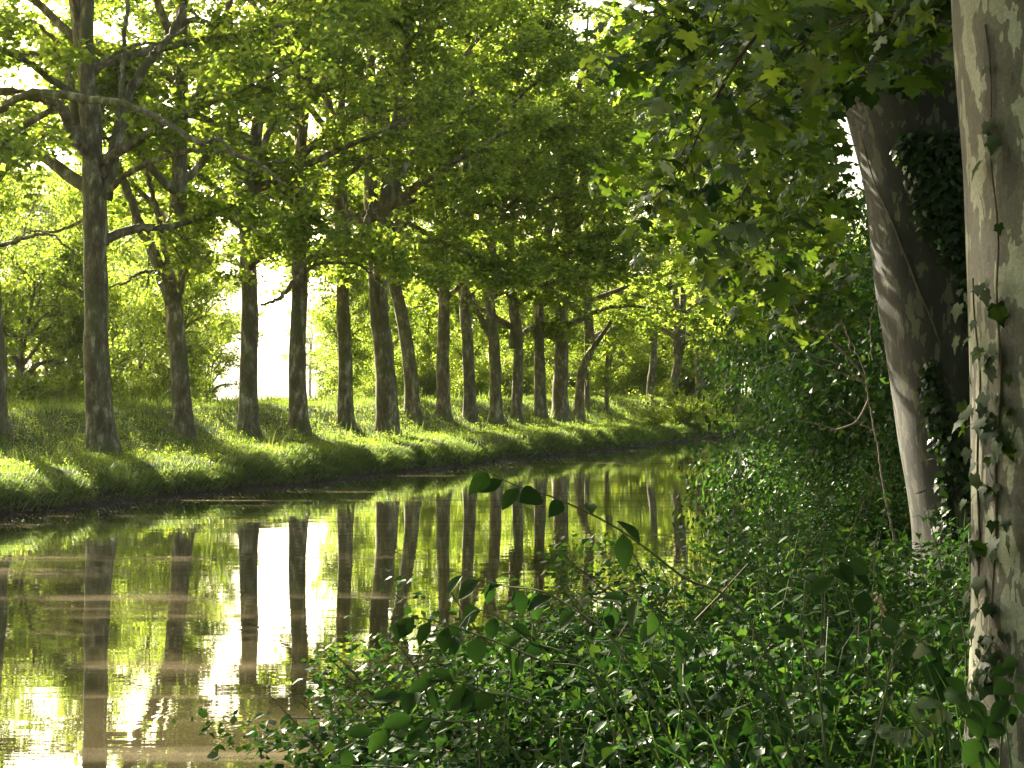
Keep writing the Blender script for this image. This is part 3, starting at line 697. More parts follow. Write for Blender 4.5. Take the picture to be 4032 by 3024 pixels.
# ---------------------------------------------------------------- grass of the far bank
def blades(n, tr, pr, hr, wr, dens_pow=1.6, zoff=0.0, lean=0.6, droop=0.0):
    u = rng.random(n); t = tr[0] + (tr[1] - tr[0]) * u ** dens_pow
    p = pr[0] + (pr[1] - pr[0]) * rng.random(n)
    keep = np.array([True] * n)
    x = t * U[0] + p * NRM[0]; y = t * U[1] + p * NRM[1]
    z = np.array([ground_z(a_, b_) for a_, b_ in zip(t, p)])
    keep = z > 0.03
    clump = np.array([0.55 + 0.9 * (0.5 + pnoise(Vector((a_ * 1.1, b_ * 1.1, 4.0)))) for a_, b_ in zip(t, p)])
    h = rng.uniform(hr[0], hr[1], n) * clump * (0.7 + 0.6 * rng.random(n))
    wd = rng.uniform(wr[0], wr[1], n) * (0.7 + t / 90.0)
    ang = rng.random(n) * 2 * np.pi
    dx, dy = np.cos(ang), np.sin(ang)
    la = rng.random(n) * 2 * np.pi; lm = lean * h * rng.random(n)
    base = np.stack([x, y, z + zoff], 1)
    # tufts lean towards the water where the ground drops
    out = droop + 0.25 * (1 - droop) * rng.random(n)
    tip = base + np.stack([np.cos(la) * lm - NRM[0] * out * h, np.sin(la) * lm - NRM[1] * out * h, h * (1 - droop * rng.uniform(0.6, 1.5, n))], 1)
    mid = base * 0.5 + tip * 0.5 + np.stack([np.zeros(n), np.zeros(n), (0.12 + 0.35 * droop) * h], 1)
    off = np.stack([dx * wd, dy * wd, np.zeros(n)], 1)
    V = np.stack([base - off, base + off, mid + off * 0.8, mid - off * 0.8, tip], 1)[keep]
    k = len(V); b0 = np.arange(k)[:, None] * 5
    F = np.concatenate([b0 + [0, 1, 2], b0 + [0, 2, 3], b0 + [3, 2, 4]])
    return V.reshape(-1, 3), F

v, f = blades(175000, (24, 150), (23.5, 33), (0.05, 0.15), (0.005, 0.010))
tag(link('grass', make_mesh('grass', v, f, M['grass'])), 'long fine grass covering the far bank, striped by tree shadows', 'grass', kind='stuff')
v, f = blades(60000, (24, 120), (23.5, 24.7), (0.18, 0.40), (0.006, 0.012), lean=0.7, droop=0.75)
tag(link('overhanging_grass', make_mesh('overhanging_grass', v, f, M['grass'])), 'long grass hanging over the far waterline', 'grass', kind='stuff')
v, f = blades(16000, (24, 190), (32.4, 36), (0.15, 0.35), (0.008, 0.016))
tag(link('tall_grass', make_mesh('tall_grass', v, f, M['grass'])), 'taller grass along the top of the far bank', 'grass', kind='stuff')

v, f = blades(2200, (25, 110), (24.4, 32), (0.3, 0.6), (0.003, 0.006), lean=0.7)
tag(link('seeding_grass', make_mesh('seeding_grass', v, f, M['grass'])), 'taller thin seeding grass stalks on the far bank', 'grass', kind='stuff')

# weeds in the grass: small leaved stems
def weeds(n, tr, pr, hr, size, mat, name, label):
    P, H, Nn = [], [], []
    for _ in range(n):
        t = tr[0] + (tr[1] - tr[0]) * random.random() ** 1.5; p = random.uniform(*pr)
        z = ground_z(t, p)
        if z < 0.12: continue
        x, y = at_tp(t, p); h = random.uniform(*hr); k = int(14 + 16 * random.random())
        q = rng.normal(0, 1, (k, 3)) * np.array([0.12, 0.12, 0]) + np.array([x, y, z]) + np.array([0, 0, h]) * rng.random((k, 1))
        P.append(q)
    P = np.concatenate(P)
    v, f = place_leaves(P, np.array([0, 0, 1.0]) + rng.normal(0, 0.6, P.shape), rng.normal(0, 1, P.shape), rng.uniform(size[0], size[1], len(P)), ovate(0))
    tag(link(name, make_mesh(name, v, f, M[mat])), label, 'weeds', kind='stuff')
weeds(2600, (25, 130), (24.3, 32), (0.12, 0.35), (0.04, 0.08), 'bank_shrub_leaf', 'weeds', 'small leafy weeds scattered through the far bank grass')

# ---------------------------------------------------------------- shrubs
def make_bush(seed, n_stems=16, n=9000, leaf=(0.05, 0.09), tmpl=None, mat='shrub_leaf', h=1.0, flat=0.8):
    """unit bush about 1 m radius; foliage hangs in sprays round many arching stems"""
    r = np.random.default_rng(seed); tb = Tubes(); P = []; H = []
    tmpl = tmpl or ovate(0)
    per = n // n_stems
    for i in range(n_stems):
        az_ = i * 2.399 + r.normal(0, 0.2); out = r.uniform(0.15, 1.1)
        st = grow((0.1 * math.cos(az_), 0.1 * math.sin(az_), 0), (out * math.cos(az_), out * math.sin(az_), 1.1), r.uniform(0.9, 1.45) * h, 9, up=-0.13 * out, wander=0.3, seed=seed * 17 + i)
        tb.add(st, np.linspace(0.012, 0.003, 9) * (0.45 if n > 10000 else 1), 4)
        ns = 12
        for j in range(ns):
            q = (0.2 + 0.8 * (j + r.random()) / ns) * 7.99; k = int(q)
            s = st[k] + (st[k + 1] - st[k]) * (q - k)
            d = unit(unit(st[k + 1] - st[k]) * 0.5 + r.normal(0, 0.7, 3)) * r.uniform(0.2, 0.5)
            m_ = max(3, per // ns); u = r.random(m_)[:, None]
            pos = s + d * u + r.normal(0, 1, (m_, 3)) * 0.06
            P.append(pos); H.append(unit(d + r.normal(0, 0.6, (m_, 3))))
    P = np.concatenate(P); H = np.concatenate(H); P[:, 2] = np.maximum(P[:, 2] * flat, 0.0)
    out = unit(P - np.array([0, 0, 0.1]))
    nr = out * 0.5 + np.array([0, 0, 0.8]) + rng.normal(0, 0.5, P.shape)
    v, f = place_leaves(P, nr, H, rng.uniform(leaf[0], leaf[1], len(P)), tmpl)
    return tb.mesh('stems', M['twig']), make_mesh('foliage', v, f, M[mat])

BUSH = [make_bush(5, n=8000, leaf=(0.035, 0.065)), make_bush(6, n=9000, leaf=(0.03, 0.06)), make_bush(8, n_stems=12, n=2600, leaf=(0.05, 0.085), tmpl=ovate(1))]
BIGB = [make_bush(15, n_stems=26, n=21000, leaf=(0.020, 0.036)), make_bush(16, n_stems=26, n=21000, leaf=(0.022, 0.038))]
THICK = [make_bush(18, n_stems=22, n=11000, leaf=(0.035, 0.06), mat='bank_shrub_leaf'), make_bush(19, n_stems=22, n=11000, leaf=(0.035, 0.06), mat='bank_shrub_leaf')]
LIT = make_bush(9, n=6000, leaf=(0.04, 0.08), mat='bank_shrub_leaf')

def bush(t, p, s, which, label, group, zs=1.0, zoff=0.0, name='shrub', cat='shrub'):
    x, y = at_tp(t, p); z = max(0.0, ground_z(t, p)) + zoff
    root = link(name, None, loc=(x, y, z)); tag(root, label, cat, group)
    rot = random.uniform(0, 6.28)
    for nm, me in zip(('stems', 'foliage'), which):
        o = link(nm, me, root); o.scale = (s, s, s * zs); o.rotation_euler = (0, 0, rot)
        if nm == 'stems': o['kind'] = 'stuff'
    return root

WS = 'shrubs leaning over the near waterline'
# image column, p, size, height factor, bush mesh
for k, (px, p, s, zs, b, lab) in enumerate((
    (412, 2.2, 0.5, 1.0, 2, 'low broad-leaved shrub at the bottom edge where the bank meets the water'),
    (430, 2.4, 0.72, 1.0, 2, 'dark broad-leaved shrub leaning over the mirrored trunks'),
    (480, 2.2, 0.78, 1.0, 0, 'small-leaved shrub behind the dark broad-leaved one'),
    (525, 2.4, 0.82, 1.0, 0, 'dense shrub at the middle of the near waterline'),
    (575, 2.3, 0.95, 1.0, 1, 'spreading shrub just right of the middle of the near waterline'),
    (620, 2.3, 0.88, 0.95, 0, 'shrub below the arching twig with small leaves'),
    (672, 2.1, 0.85, 0.95, 1, 'rounded shrub in front of the far water reflections'),
    (735, 2.2, 1.0, 1.0, 0, 'shrub at the foot of the tall dark thicket, by the water'))):
    t, d = pix_to_tp(px, p)
    if t < 4: t = 4
    bush(t, p, s, BUSH[b], lab, WS, zs)
# tall dark thicket
TH = 'tall shrubs of the near-bank thicket'
for k, (px, d, zs, s, b, lab) in enumerate((
    (897, 19, 1.55, 2.1, 0, 'tall dark shrub whose edge meets the end of the water'),
    (872, 24, 2.0, 2.5, 1, 'tall shrub filling the left end of the dark thicket'),
    (868, 30, 2.0, 2.8, 1, 'wide shrub in the middle of the dark thicket'),
    (880, 16.0, 1.15, 1.25, 0, 'smaller shrub right behind the bare pale twigs'),
    (965, 18, 1.5, 2.5, 1, 'big shrub just behind the leaning ivy-covered trunk'),
    (880, 36, 2.1, 3.1, 0, 'shrub farther back behind the dark thicket'),
    (852, 46, 2.1, 3.2, 1, 'tallest shrub farther back between thicket and leaning trunk'),
    (985, 24, 1.6, 3.0, 0, 'big shrub showing between the two near trunks'),
    (838, 42, 1.0, 2.3, 0, 'most distant shrub of the thicket, by the far end of the water'))):
    x = (px - 512) / FPX * d
    t = x * U[0] + d * U[1]; p = x * NRM[0] + d * NRM[1]
    bush(t, p, s, BIGB[b], lab, TH, zs=zs)
for k, (px, p, s, zs) in enumerate(((-20, 38, 1.6, 1.0), (22, 39, 1.7, 1.0), (58, 38, 1.3, 1), (95, 40, 1.8, 1.1), (130, 38, 1.3, 1.0), (160, 39, 1.6, 1.0), (195, 38, 1.3, 1),
                                (350, 40, 1.7, .8), (378, 37, 1.5, 1.0), (402, 38, 2.4, 1.1), (425, 36.5, 2.2, 1.1), (448, 38, 2.6, 1.2), (470, 36, 2.0, 1.1), (492, 38, 2.6, 1.1), (515, 36.5, 2.4, 1.2), (538, 38, 2.6, 1.1),
                                (560, 36, 2.4, 1.2), (582, 38, 2.6, 1.2), (603, 36, 2.6, 1.1), (622, 37, 2.8, 1.3), (640, 34, 2.6, 1.2), (655, 36, 3.0, 1.3), (672, 34, 3.0, 1.2), (690, 33, 3.2, 1.3), (706, 33, 3.2, 1.3))):
    t, d = pix_to_tp(px, p); side = 'left of the bright sky gap' if px < 250 else 'right of the bright sky gap'
    bush(t, p, s, THICK[k % 2], 'backlit shrub ' + gap(px), 'thicket shrubs ' + side, zs)
# narrow dense trees added behind the crest to cast the bank's shadow stripes
SLIM = make_crown(141, top=9.0, base=0.8, radius=1.7, nl=22, nsub=6, ntw=4, per=34, leaf=(0.12, 0.18), trunk_r=0.10)
for k, t in enumerate((24, 32, 39, 46, 52, 57.5, 72.5, 78.5, 84.5, 90.5, 97, 103.5, 110, 117, 124, 131)):
    p = 36.3 + random.uniform(-0.5, 0.8); x, y = at_tp(t, p); px_ = 512 + x / y * FPX
    root = plain_tree('young_tree', t, p, SLIM, random.uniform(0.95, 1.12), 'added slim shade tree ' + gap(px_), 'tree', 'slim trees added behind the crest for shade', 0.10, 7)
    for o in root.children:
        if o.name.startswith(('crown', 'boughs')): o.scale = (0.6, 0.6, 1.05)
# sunlit shrub at the bend, far bank
for (px, p, s, lab) in ((681, 25.4, 2.1, 'bright sunlit shrub at the waterline where the canal bends'), (700, 25.6, 1.6, 'smaller sunlit shrub right beside the bright one at the bend'),
                        (655, 25.5, 1.1, 'low leafy shrub left of the bright one at the bend')):
    t, d = pix_to_tp(px, p); bush(t, p, s, LIT, lab, 'shrubs at the waterline by the bend', 1.0)

# undergrowth of the near bank
def undergrowth(n, dr, pxr, sz, tmpl, hmax, mat, name, label, size_grow=0.0):
    d = dr[0] + (dr[1] - dr[0]) * rng.random(n) ** 1.1
    px = rng.uniform(pxr[0], pxr[1], n); x = (px - 512) / FPX * d
    t = x * U[0] + d * U[1]; p = x * NRM[0] + d * NRM[1]
    ok = (p < 4.0) & (p > -3)
    x, d, t, p = x[ok], d[ok], t[ok], p[ok]
    g_ = np.array([max(-0.02, ground_z(a_, b_)) for a_, b_ in zip(t, p)])
    hh = np.array([0.55 + 0.7 * pnoise(Vector((a_ * 0.9, b_ * 0.9, 7.0))) + 0.25 * pnoise(Vector((a_ * 2.6, b_ * 2.6, 1.0))) for a_, b_ in zip(t, p)])
    hh = np.clip(hh, 0.12, 1.3) * hmax * np.clip((4.1 - p) * 1.2, 0.2, 1)
    z = g_ + hh * (1 - rng.random(len(x)) ** 2 * 0.8)
    P = np.stack([x, d, z], 1)
    nr = np.array([-0.1, -0.15, 1.0]) + rng.normal(0, 0.55, P.shape)
    v, f = place_leaves(P, nr, rng.normal(0, 1, P.shape) + np.array([0, -0.3, -0.3]), rng.uniform(sz[0], sz[1], len(P)) * (1 + size_grow * d / 20), tmpl)
    tag(link(name, make_mesh(name, v, f, M[mat])), label, 'undergrowth', kind='stuff')
undergrowth(15000, (3.2, 9.5), (345, 1150), (0.045, 0.085), ovate(1, 0.3), 0.75, 'shrub_leaf', 'undergrowth', 'broad-leaved nettles and brambles covering the near bank')
undergrowth(60000, (8.5, 20), (380, 1150), (0.035, 0.07), ovate(0), 0.7, 'shrub_leaf', 'ground_cover', 'dense small-leaved ground cover on the near bank')
undergrowth(20000, (18, 60), (600, 1100), (0.06, 0.10), ovate(0), 1.0, 'shrub_leaf', 'distant_undergrowth', 'leafy undergrowth farther along the near bank', 0.5)

# upright herbs with paired leaves
def make_herb(seed):
    r = np.random.default_rng(seed); tb = Tubes(); V = []; F = []; nv = 0; P = []; H = []; Nn = []; Sz = []
    for q in range(3):
        st = grow((r.normal(0, .05), r.normal(0, .05), 0), (r.normal(0, .25), r.normal(0, .25), 1), r.uniform(0.6, 0.95), 12, up=0.02, wander=0.15, seed=seed * 7 + q)
        tb.add(st, np.linspace(0.004, 0.0015, 12), 5)
        for j in range(3, 12):
            a_ = j * 1.57 + q
            for sg in (0, math.pi):
                d = np.array([math.cos(a_ + sg), math.sin(a_ + sg), -0.25 + 0.4 * (j / 12)])
                P.append(st[j]); H.append(d); Nn.append(np.array([0, 0, 1.0]) + 0.5 * np.array([d[0], d[1], 0]) + r.normal(0, .15, 3)); Sz.append(0.10 * (1.15 - j / 15) * r.uniform(0.8, 1.1))
    v, f = place_leaves(np.array(P), np.array(Nn), np.array(H), np.array(Sz), ovate(1, 0.3))
    return tb.mesh('stem', M['green_twig']), make_mesh('foliage', v, f, M['shrub_leaf'])
HERB = [make_herb(501), make_herb(502), make_herb(503)]
for k in range(60):
    d = random.uniform(4.6, 11.5); px = random.uniform(560, 1000)
    x = (px - 512) / FPX * d; t = x * U[0] + d * U[1]; p = x * NRM[0] + d * NRM[1]
    if p > 3.3: continue
    root = link('herb', None, loc=(x, d, ground_z(t, p) - 0.02)); tag(root, 'nettle-like herb with paired pointed leaves in the near undergrowth', 'plant', 'upright herbs of the near bank')
    rz, sc_ = random.uniform(0, 6.28), random.uniform(0.9, 1.3)
    for nm, me in zip(('stem', 'foliage'), HERB[k % 3]):
        o = link(nm, me, root); o.rotation_euler = (0, 0, rz); o.scale = (sc_,) * 3

# thin grass blades of the near bank
def near_blades(n, dr, pxr, hr, wd, name, label):
    d = rng.uniform(dr[0], dr[1], n); px = rng.uniform(pxr[0], pxr[1], n); x = (px - 512) / FPX * d
    t = x * U[0] + d * U[1]; p = x * NRM[0] + d * NRM[1]
    z = np.array([max(0, ground_z(a_, b_)) for a_, b_ in zip(t, p)])
    h = rng.uniform(hr[0], hr[1], n); a_ = rng.random(n) * 6.28; la = rng.random(n) * 6.28; lm = h * rng.uniform(0.1, 0.6, n)
    base = np.stack([x, d, z], 1); V = []
    wv = np.stack([np.cos(a_), np.sin(a_), 0 * a_], 1) * wd
    ld = np.stack([np.cos(la), np.sin(la), 0 * la], 1)
    for q, ww in ((0, 1.0), (0.4, 1.0), (0.75, 0.7), (1.0, 0.1)):
        c = base + ld * (lm * q ** 2.2)[:, None] + np.array([0, 0, 1.0]) * (h * (q - 0.25 * q ** 3))[:, None]
        V += [c - wv * ww, c + wv * ww]
    V = np.stack(V, 1); k = len(V); b0 = np.arange(k)[:, None] * 8
    F = np.concatenate([b0 + [0, 1, 3], b0 + [0, 3, 2], b0 + [2, 3, 5], b0 + [2, 5, 4], b0 + [4, 5, 7], b0 + [4, 7, 6]])
    tag(link(name, make_mesh(name, V.reshape(-1, 3), F, M['shrub_leaf'])), label, 'grass', kind='stuff')
near_blades(600, (4.0, 16), (560, 1100), (0.5, 1.1), 0.0035, 'near_grass', 'thin grass blades among the near undergrowth')
near_blades(350, (5.2, 8.5), (880, 1010), (0.3, 0.75), 0.004, 'lit_grass', 'tuft of fresh grass at the foot of the mottled trunk')

# ---------------------------------------------------------------- the near trunks
XA, DA, RA = 1.51 + 0.43, 5.5, 0.43
gA = ground_z(XA * U[0] + DA * U[1], XA * NRM[0] + DA * NRM[1])
tree_a = tag(link('plane_tree', None, loc=(XA, DA, gA)), 'mottled cream and grey plane trunk cut by the right edge of the photo', 'tree')
tb = trunk_mesh([(0.03, 0, -0.3), (0.03, 0, 0.4), (0.01, 0.0, 1.2), (-0.01, 0.0, 2.2), (-0.05, 0.02, 3.2), (-0.06, 0, 6.0), (0.1, 0.2, 9.0)], [RA, RA, RA, RA, RA * 0.99, RA * 0.9, RA * 0.7], 1, sides=72, mat='bark_a', flare=0.3, wob=0.05, step=0.06)
link('trunk', tb.mesh('trunk', M['bark_a']), tree_a)

DB = 13.0
Bc = [(915, 585, 0.70), (915, 540, 0.66), (905, 470, 0.63), (893, 400, 0.61), (883, 330, 0.60), (872, 250, 0.60), (862, 180, 0.61), (850, 110, 0.63), (838, 60, 0.68)]   # left edge column, row, radius
feet = P3(926, 590, DB)
xb, yb = feet[0] + 0.7, DB
gB = ground_z(xb * U[0] + yb * U[1], xb * NRM[0] + yb * NRM[1])
tree_b = tag(link('plane_tree', None, loc=(xb, yb, gB)), 'thick shaded plane trunk leaning left, wrapped in ivy, behind the mottled trunk', 'tree')
pth, rds = [], []
for cx, cy, r_ in Bc:
    q = P3(cx, cy, DB); pth.append((q[0] + r_ - xb, 0.0, q[2] - gB)); rds.append(r_)
first = pth[0]
pth = [(first[0] + 0.05, 0, -0.3)] + pth
rds = [0.74] + rds
l_ = pth[-1]; pth += [(l_[0] - 0.3, 0.1, l_[2] + 1.5), (l_[0] - 0.5, 0.3, l_[2] + 5)]; rds += [0.5, 0.3]
TBP, TBR = np.array(pth), np.array(rds)
tb = trunk_mesh(pth, rds, 5, sides=64, flare=0.15, wob=0.10, step=0.08)
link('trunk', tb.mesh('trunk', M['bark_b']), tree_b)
# limb of tree B going up to the left, pale
lp = spline([P3(880, 30, DB) - (xb, yb, gB), P3(858, -30, DB) - (xb, yb, gB), P3(830, -120, DB - .5) - (xb, yb, gB)], 20)
tb = Tubes(); tb.add(lp, np.linspace(0.3, 0.2, 20), 20, wobble=0.1); link('limb', tb.mesh('limb', M['bark_a']), tree_b)

add_crown(tree_a, NEARC[0], 1.0, 2.0, 1.0, 2.2)
add_crown(tree_b, NEARC[1], 1.0, 0.6, 1.0, 0.7, (-0.5, 0))
# the rest of the near row, its trunks beyond the right edge
NR = 'plane trees of the near row beyond the right edge'
for k, (t, p) in enumerate(((22, 0.6), (31, 0.3), (40, 0.8), (50, 0.4), (61, 0.6), (73, 0.5), (86, 0.5), (-3, 0.0), (-12, 0.2))):
    x, y = at_tp(t, p); z = ground_z(t, p)
    root = link('plane_tree', None, loc=(x, y, z)); tag(root, 'near-row plane tree, only its hanging leaves reaching into view at the upper right', 'tree', NR)
    tb = trunk_mesh([(0, 0, -0.3), (0, 0, 3), (0.2, 0.1, 10)], [0.45, 0.4, 0.25], k, sides=14)
    link('trunk', tb.mesh('trunk', M['bark']), root)
    if k < 2: add_crown(root, NEARC[k % 2], 1.0, k * 1.7 + 0.4, 1.0, 1.0)
    else: add_crown(root, CROWNS[k % 3], 1.0, k * 1.3, 1.0, 0.5)

# ---------------------------------------------------------------- hanging branches of the mottled tree, leaf by leaf
leafm = []
for k in range(5):
    tv, tf = palmate(2); tv = tv.copy()
    r_ = np.random.default_rng(200 + k)
    tv[:, 2] = tv[:, 2] * (0.6 + 0.9 * r_.random()) + 0.16 * np.abs(tv[:, 0]) * r_.choice([-1, 1]) - 0.18 * r_.random() * tv[:, 1] ** 2
    tv[:, 0] *= 0.85 + 0.3 * r_.random()
    leafm.append(tv)
def leaf_mesh(tv, tf, mat, name='leaf'):
    return make_mesh(name, tv, tf, mat)
PLANE_LEAVES = [leaf_mesh(tv, palmate(2)[1], M['leaf_single']) for tv in leafm]
PALE_LEAVES = [leaf_mesh(tv, palmate(2)[1], M['pale_leaf']) for tv in leafm[:3]]

def basis_euler(nrm, head):
    from mathutils import Matrix
    z = Vector(nrm).normalized(); y = Vector(head); y = (y - z * y.dot(z))
    if y.length < 1e-4: y = Vector((1, 0, 0.3)) - z * Vector((1, 0, .3)).dot(z)
    y.normalize(); x = y.cross(z)
    return Matrix((x, y, z)).transposed().to_euler()

def put_leaf(parent, porg, pos, nrm, head, size, meshes):
    o = link('leaf', random.choice(meshes), parent, loc=Vector(pos) - Vector(porg))
    o.rotation_euler = basis_euler(nrm, head); s = size; o.scale = (s, s, s)
    return o

def clears_trunk(q):
    """the branches of the two near trees keep off the leaning trunk itself"""
    c, r_ = 512 + q[0] / q[1] * FPX, HOR - (q[2] - EYE) / q[1] * FPX
    return not (835 + max(0, r_ - 90) * 0.15 < c < 965 and r_ > 85)

HANG = [  # image points (1024 frame) with distance, from the tree outwards
 [(930, -60, 6.6), (860, -10, 6.8), (800, 50, 7.0), (765, 110, 7.1)],
 [(900, -80, 7.4), (810, -20, 7.6), (745, 50, 7.8), (705, 120, 8.0), (680, 180, 8.1)],
 [(830, -60, 8.4), (750, -20, 8.6), (695, 20, 8.8), (655, 60, 9.0)],
 [(850, -40, 7.8), (815, 30, 8.0), (795, 110, 8.2), (770, 200, 8.3)],
 [(860, 0, 8.8), (810, 90, 9.0), (755, 170, 9.2), (725, 235, 9.3)],
 [(845, -20, 9.4), (815, 90, 9.6), (785, 190, 9.8), (755, 285, 9.9)],
 [(980, -80, 6.2), (950, -30, 6.3), (915, 0, 6.4), (880, 25, 6.5)],
 [(840, -20, 10), (770, 50, 10.2), (710, 100, 10.4), (680, 160, 10.6), (655, 215, 10.7)],
 [(800, -60, 9.2), (740, -20, 9.4), (690, 0, 9.6), (650, 20, 9.7)],
 [(830, 10, 10.4), (805, 110, 10.5), (790, 210, 10.6), (765, 305, 10.7)],
]
orgA = (XA, DA, gA)
# a real limb high above the frame carries them
lb = Tubes(); lp = spline([np.array((0.0, 0, 4.2)), np.array((-0.4, 1.6, 5.0)), np.array((-0.9, 3.2, 5.6)), np.array((-1.4, 5.0, 5.9)), np.array((-2.2, 7.0, 6.0))], 24)
lb.add(lp, np.linspace(0.13, 0.03, 24), 10); link('limb', lb.mesh('limb', M['bark_a']), tree_a)
nleaf = 0
for hi, pts in enumerate(HANG):
    w3 = [P3(*q) for q in pts]
    # join the branch to the limb
    q0 = w3[0]; ja = min(range(len(lp)), key=lambda k: np.linalg.norm(lp[k] + np.array(orgA) - q0))
    w3 = [lp[ja] + np.array(orgA)] + w3
    sp = spline(w3, 40)
    tb = Tubes(); tb.add(sp - np.array(orgA), np.linspace(0.018, 0.003, 40), 6)
    tips = []
    for j in range(9, 40, 3):
        d0 = unit(sp[min(j + 1, 39)] - sp[j - 1])
        for side in (-1, 1):
            if random.random() < 0.25: continue
            dd = unit(d0 + side * unit(np.cross(d0, (0, 0.4, 1))) * 0.9 + rng.normal(0, 0.25, 3) + np.array([0, 0, -0.45]))
            ln = random.uniform(0.12, 0.38); e = sp[j] + dd * ln
            m2 = (sp[j] + e) / 2 + np.array([0, 0, 0.03])
            tb.add(spline([sp[j], m2, e], 6) - np.array(orgA), np.linspace(0.005, 0.002, 6), 4)
            tips += [(sp[j] * 0.55 + e * 0.45, dd), (e, dd)]
    tips.append((sp[-1], unit(sp[-1] - sp[-3])))
    br = link('branch', tb.mesh('branch', M['twig']), tree_a)
    for (q, dd) in tips:
        if nleaf >= 235: break
        if not clears_trunk(q): continue
        hd = unit(dd + np.array([0, 0, -0.9]) + rng.normal(0, 0.4, 3))
        nr = unit(np.array([rng.normal(0, .6), -0.5 + rng.normal(0, .6), 0.75]))
        pale = random.random() < 0.07
        put_leaf(br, orgA, q, nr, hd, random.uniform(0.075, 0.145), PALE_LEAVES if pale else PLANE_LEAVES); nleaf += 1
# branch objects share the tree's origin, so leaf offsets are local already

P, Nn, Hh = [], [], []
for hi, pts in enumerate(HANG):
    sp = spline([P3(*q) for q in pts], 40)
    for _ in range(140):
        j = random.randrange(6, 40)
        P.append(sp[j] + rng.normal(0, 1, 3) * np.array([0.17, 0.35, 0.2]) + np.array([0, 0, -0.1])); Nn.append((rng.normal(0, .6), -0.5 + rng.normal(0, .6), 0.75)); Hh.append((rng.normal(0, .6), rng.normal(0, .6), -0.8))
P = np.array(P); ok = np.array([clears_trunk(q) for q in P]); P = P[ok]
v, f = place_leaves(P - np.array(orgA), np.array(Nn)[ok], np.array(Hh)[ok], rng.uniform(0.055, 0.11, len(P)), LEAF2)
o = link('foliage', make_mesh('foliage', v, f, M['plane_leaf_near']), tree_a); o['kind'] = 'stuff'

# single leaves of note, hanging against the light
br = [o for o in tree_a.children if o.name.startswith('branch')]
for (px, py, d, s, hd, nr, pale) in ((772, 8, 6.7, .17, (-.5, 0, -1), (0.3, -.8, .4), 0), (823, 62, 6.6, .15, (-.1, 0, -1), (.4, -.8, -.3), 1), (665, 100, 8.2, .14, (-.5, 0, -.9), (.2, -.6, .7), 1),
                                     (756, 225, 7.6, .19, (-.8, 0, -.6), (.2, -.5, .8), 1), (740, 165, 7.7, .15, (-.8, 0, -.5), (.1, -.5, .8), 1), (868, 42, 6.6, .19, (-.9, 0, -.45), (.3, -.5, .8), 1),
                                     (893, 38, 6.5, .15, (.3, 0, -1), (0, -.9, .4), 1), (778, 283, 7.6, .13, (.2, 0, -1), (0, -.9, .2), 0), (962, 50, 5.9, .09, (-.8, 0, -.7), (0.2, -.6, .7), 1),
                                     (868, 78, 7.0, .13, (.1, 0, -1), (0, -.9, .3), 0), (850, 84, 7.1, .12, (-.2, 0, -1), (.2, -.9, .3), 0)):
    put_leaf(random.choice(br), orgA, P3(px, py, d), nr, hd, s, PALE_LEAVES if pale else PLANE_LEAVES)

# sprays of the leaning tree, hanging out over the canal behind the first branches
orgB = np.array((xb, yb, gB)); P, Nn, Hh = [], [], []
for pts in ([(850, -40, 13), (790, 40, 14), (730, 140, 15.5), (690, 235, 17)], [(845, -60, 13), (770, -20, 14), (700, 60, 15.2), (655, 170, 16)], [(850, 0, 13.2), (800, 110, 14.6), (760, 210, 16.5), (735, 300, 18)],
            [(850, -80, 13), (760, -60, 14), (680, 0, 15), (630, 90, 16.4)], [(850, -20, 13.2), (820, 80, 14.5), (790, 190, 15.5), (770, 290, 16.5)], [(855, 20, 13.3), (835, 120, 14.4), (815, 220, 15.2), (800, 320, 15.8)]):
    sp = spline([P3(*q) for q in pts], 40)
    tb = Tubes(); tb.add(sp - orgB, np.linspace(0.035, 0.005, 40), 6); link('branch', tb.mesh('branch', M['twig']), tree_b)
    for j in range(8, 40, 2):
        dd = rand_dirs(1)[0] * np.array([1, 1, 0.4]) + np.array([0, 0, -0.3]); e = sp[j] + dd * random.uniform(0.3, 0.9)
        n = 26; u = rng.random((n, 1))
        P.append(sp[j] * (1 - u) + e * u + rng.normal(0, 0.13, (n, 3))); Nn.append(np.array([0, -0.3, 0.9]) + rng.normal(0, .5, (n, 3))); Hh.append(dd + rng.normal(0, .6, (n, 3)) + np.array([0, 0, -0.5]))
P = np.concatenate(P); ok = np.array([clears_trunk(q) for q in P]); P = P[ok]
v, f = place_leaves(P - orgB, np.concatenate(Nn)[ok], np.concatenate(Hh)[ok], rng.uniform(0.09, 0.17, len(P)), LEAF1)
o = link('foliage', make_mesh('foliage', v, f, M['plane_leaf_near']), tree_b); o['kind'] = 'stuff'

# ---------------------------------------------------------------- ivy
IVY = ivy_shape()
ivy_meshes = []
for k in range(4):
    tv, tf = IVY; tv = tv.copy(); r_ = np.random.default_rng(300 + k)
    tv[:, 2] = tv[:, 2] * 1.2 + 0.12 * np.abs(tv[:, 0]) - 0.2 * r_.random() * tv[:, 1] ** 2; tv[:, 0] *= 0.85 + 0.25 * r_.random()
    ivy_meshes.append(make_mesh('leaf', tv, tf, M['ivy_single']))

def on_a(h, ang, out=0.0):
    """point on the mottled trunk: height above its foot, angle (0 = towards the camera, negative = left)"""
    cx = np.interp(h, [-.3, .4, 1.2, 2.2, 3.2, 6], [0.03, 0.03, 0.01, -0.01, -0.05, -0.06])
    return np.array([XA + cx + (RA + out) * math.sin(ang), DA - (RA + out) * math.cos(ang), gA + h])

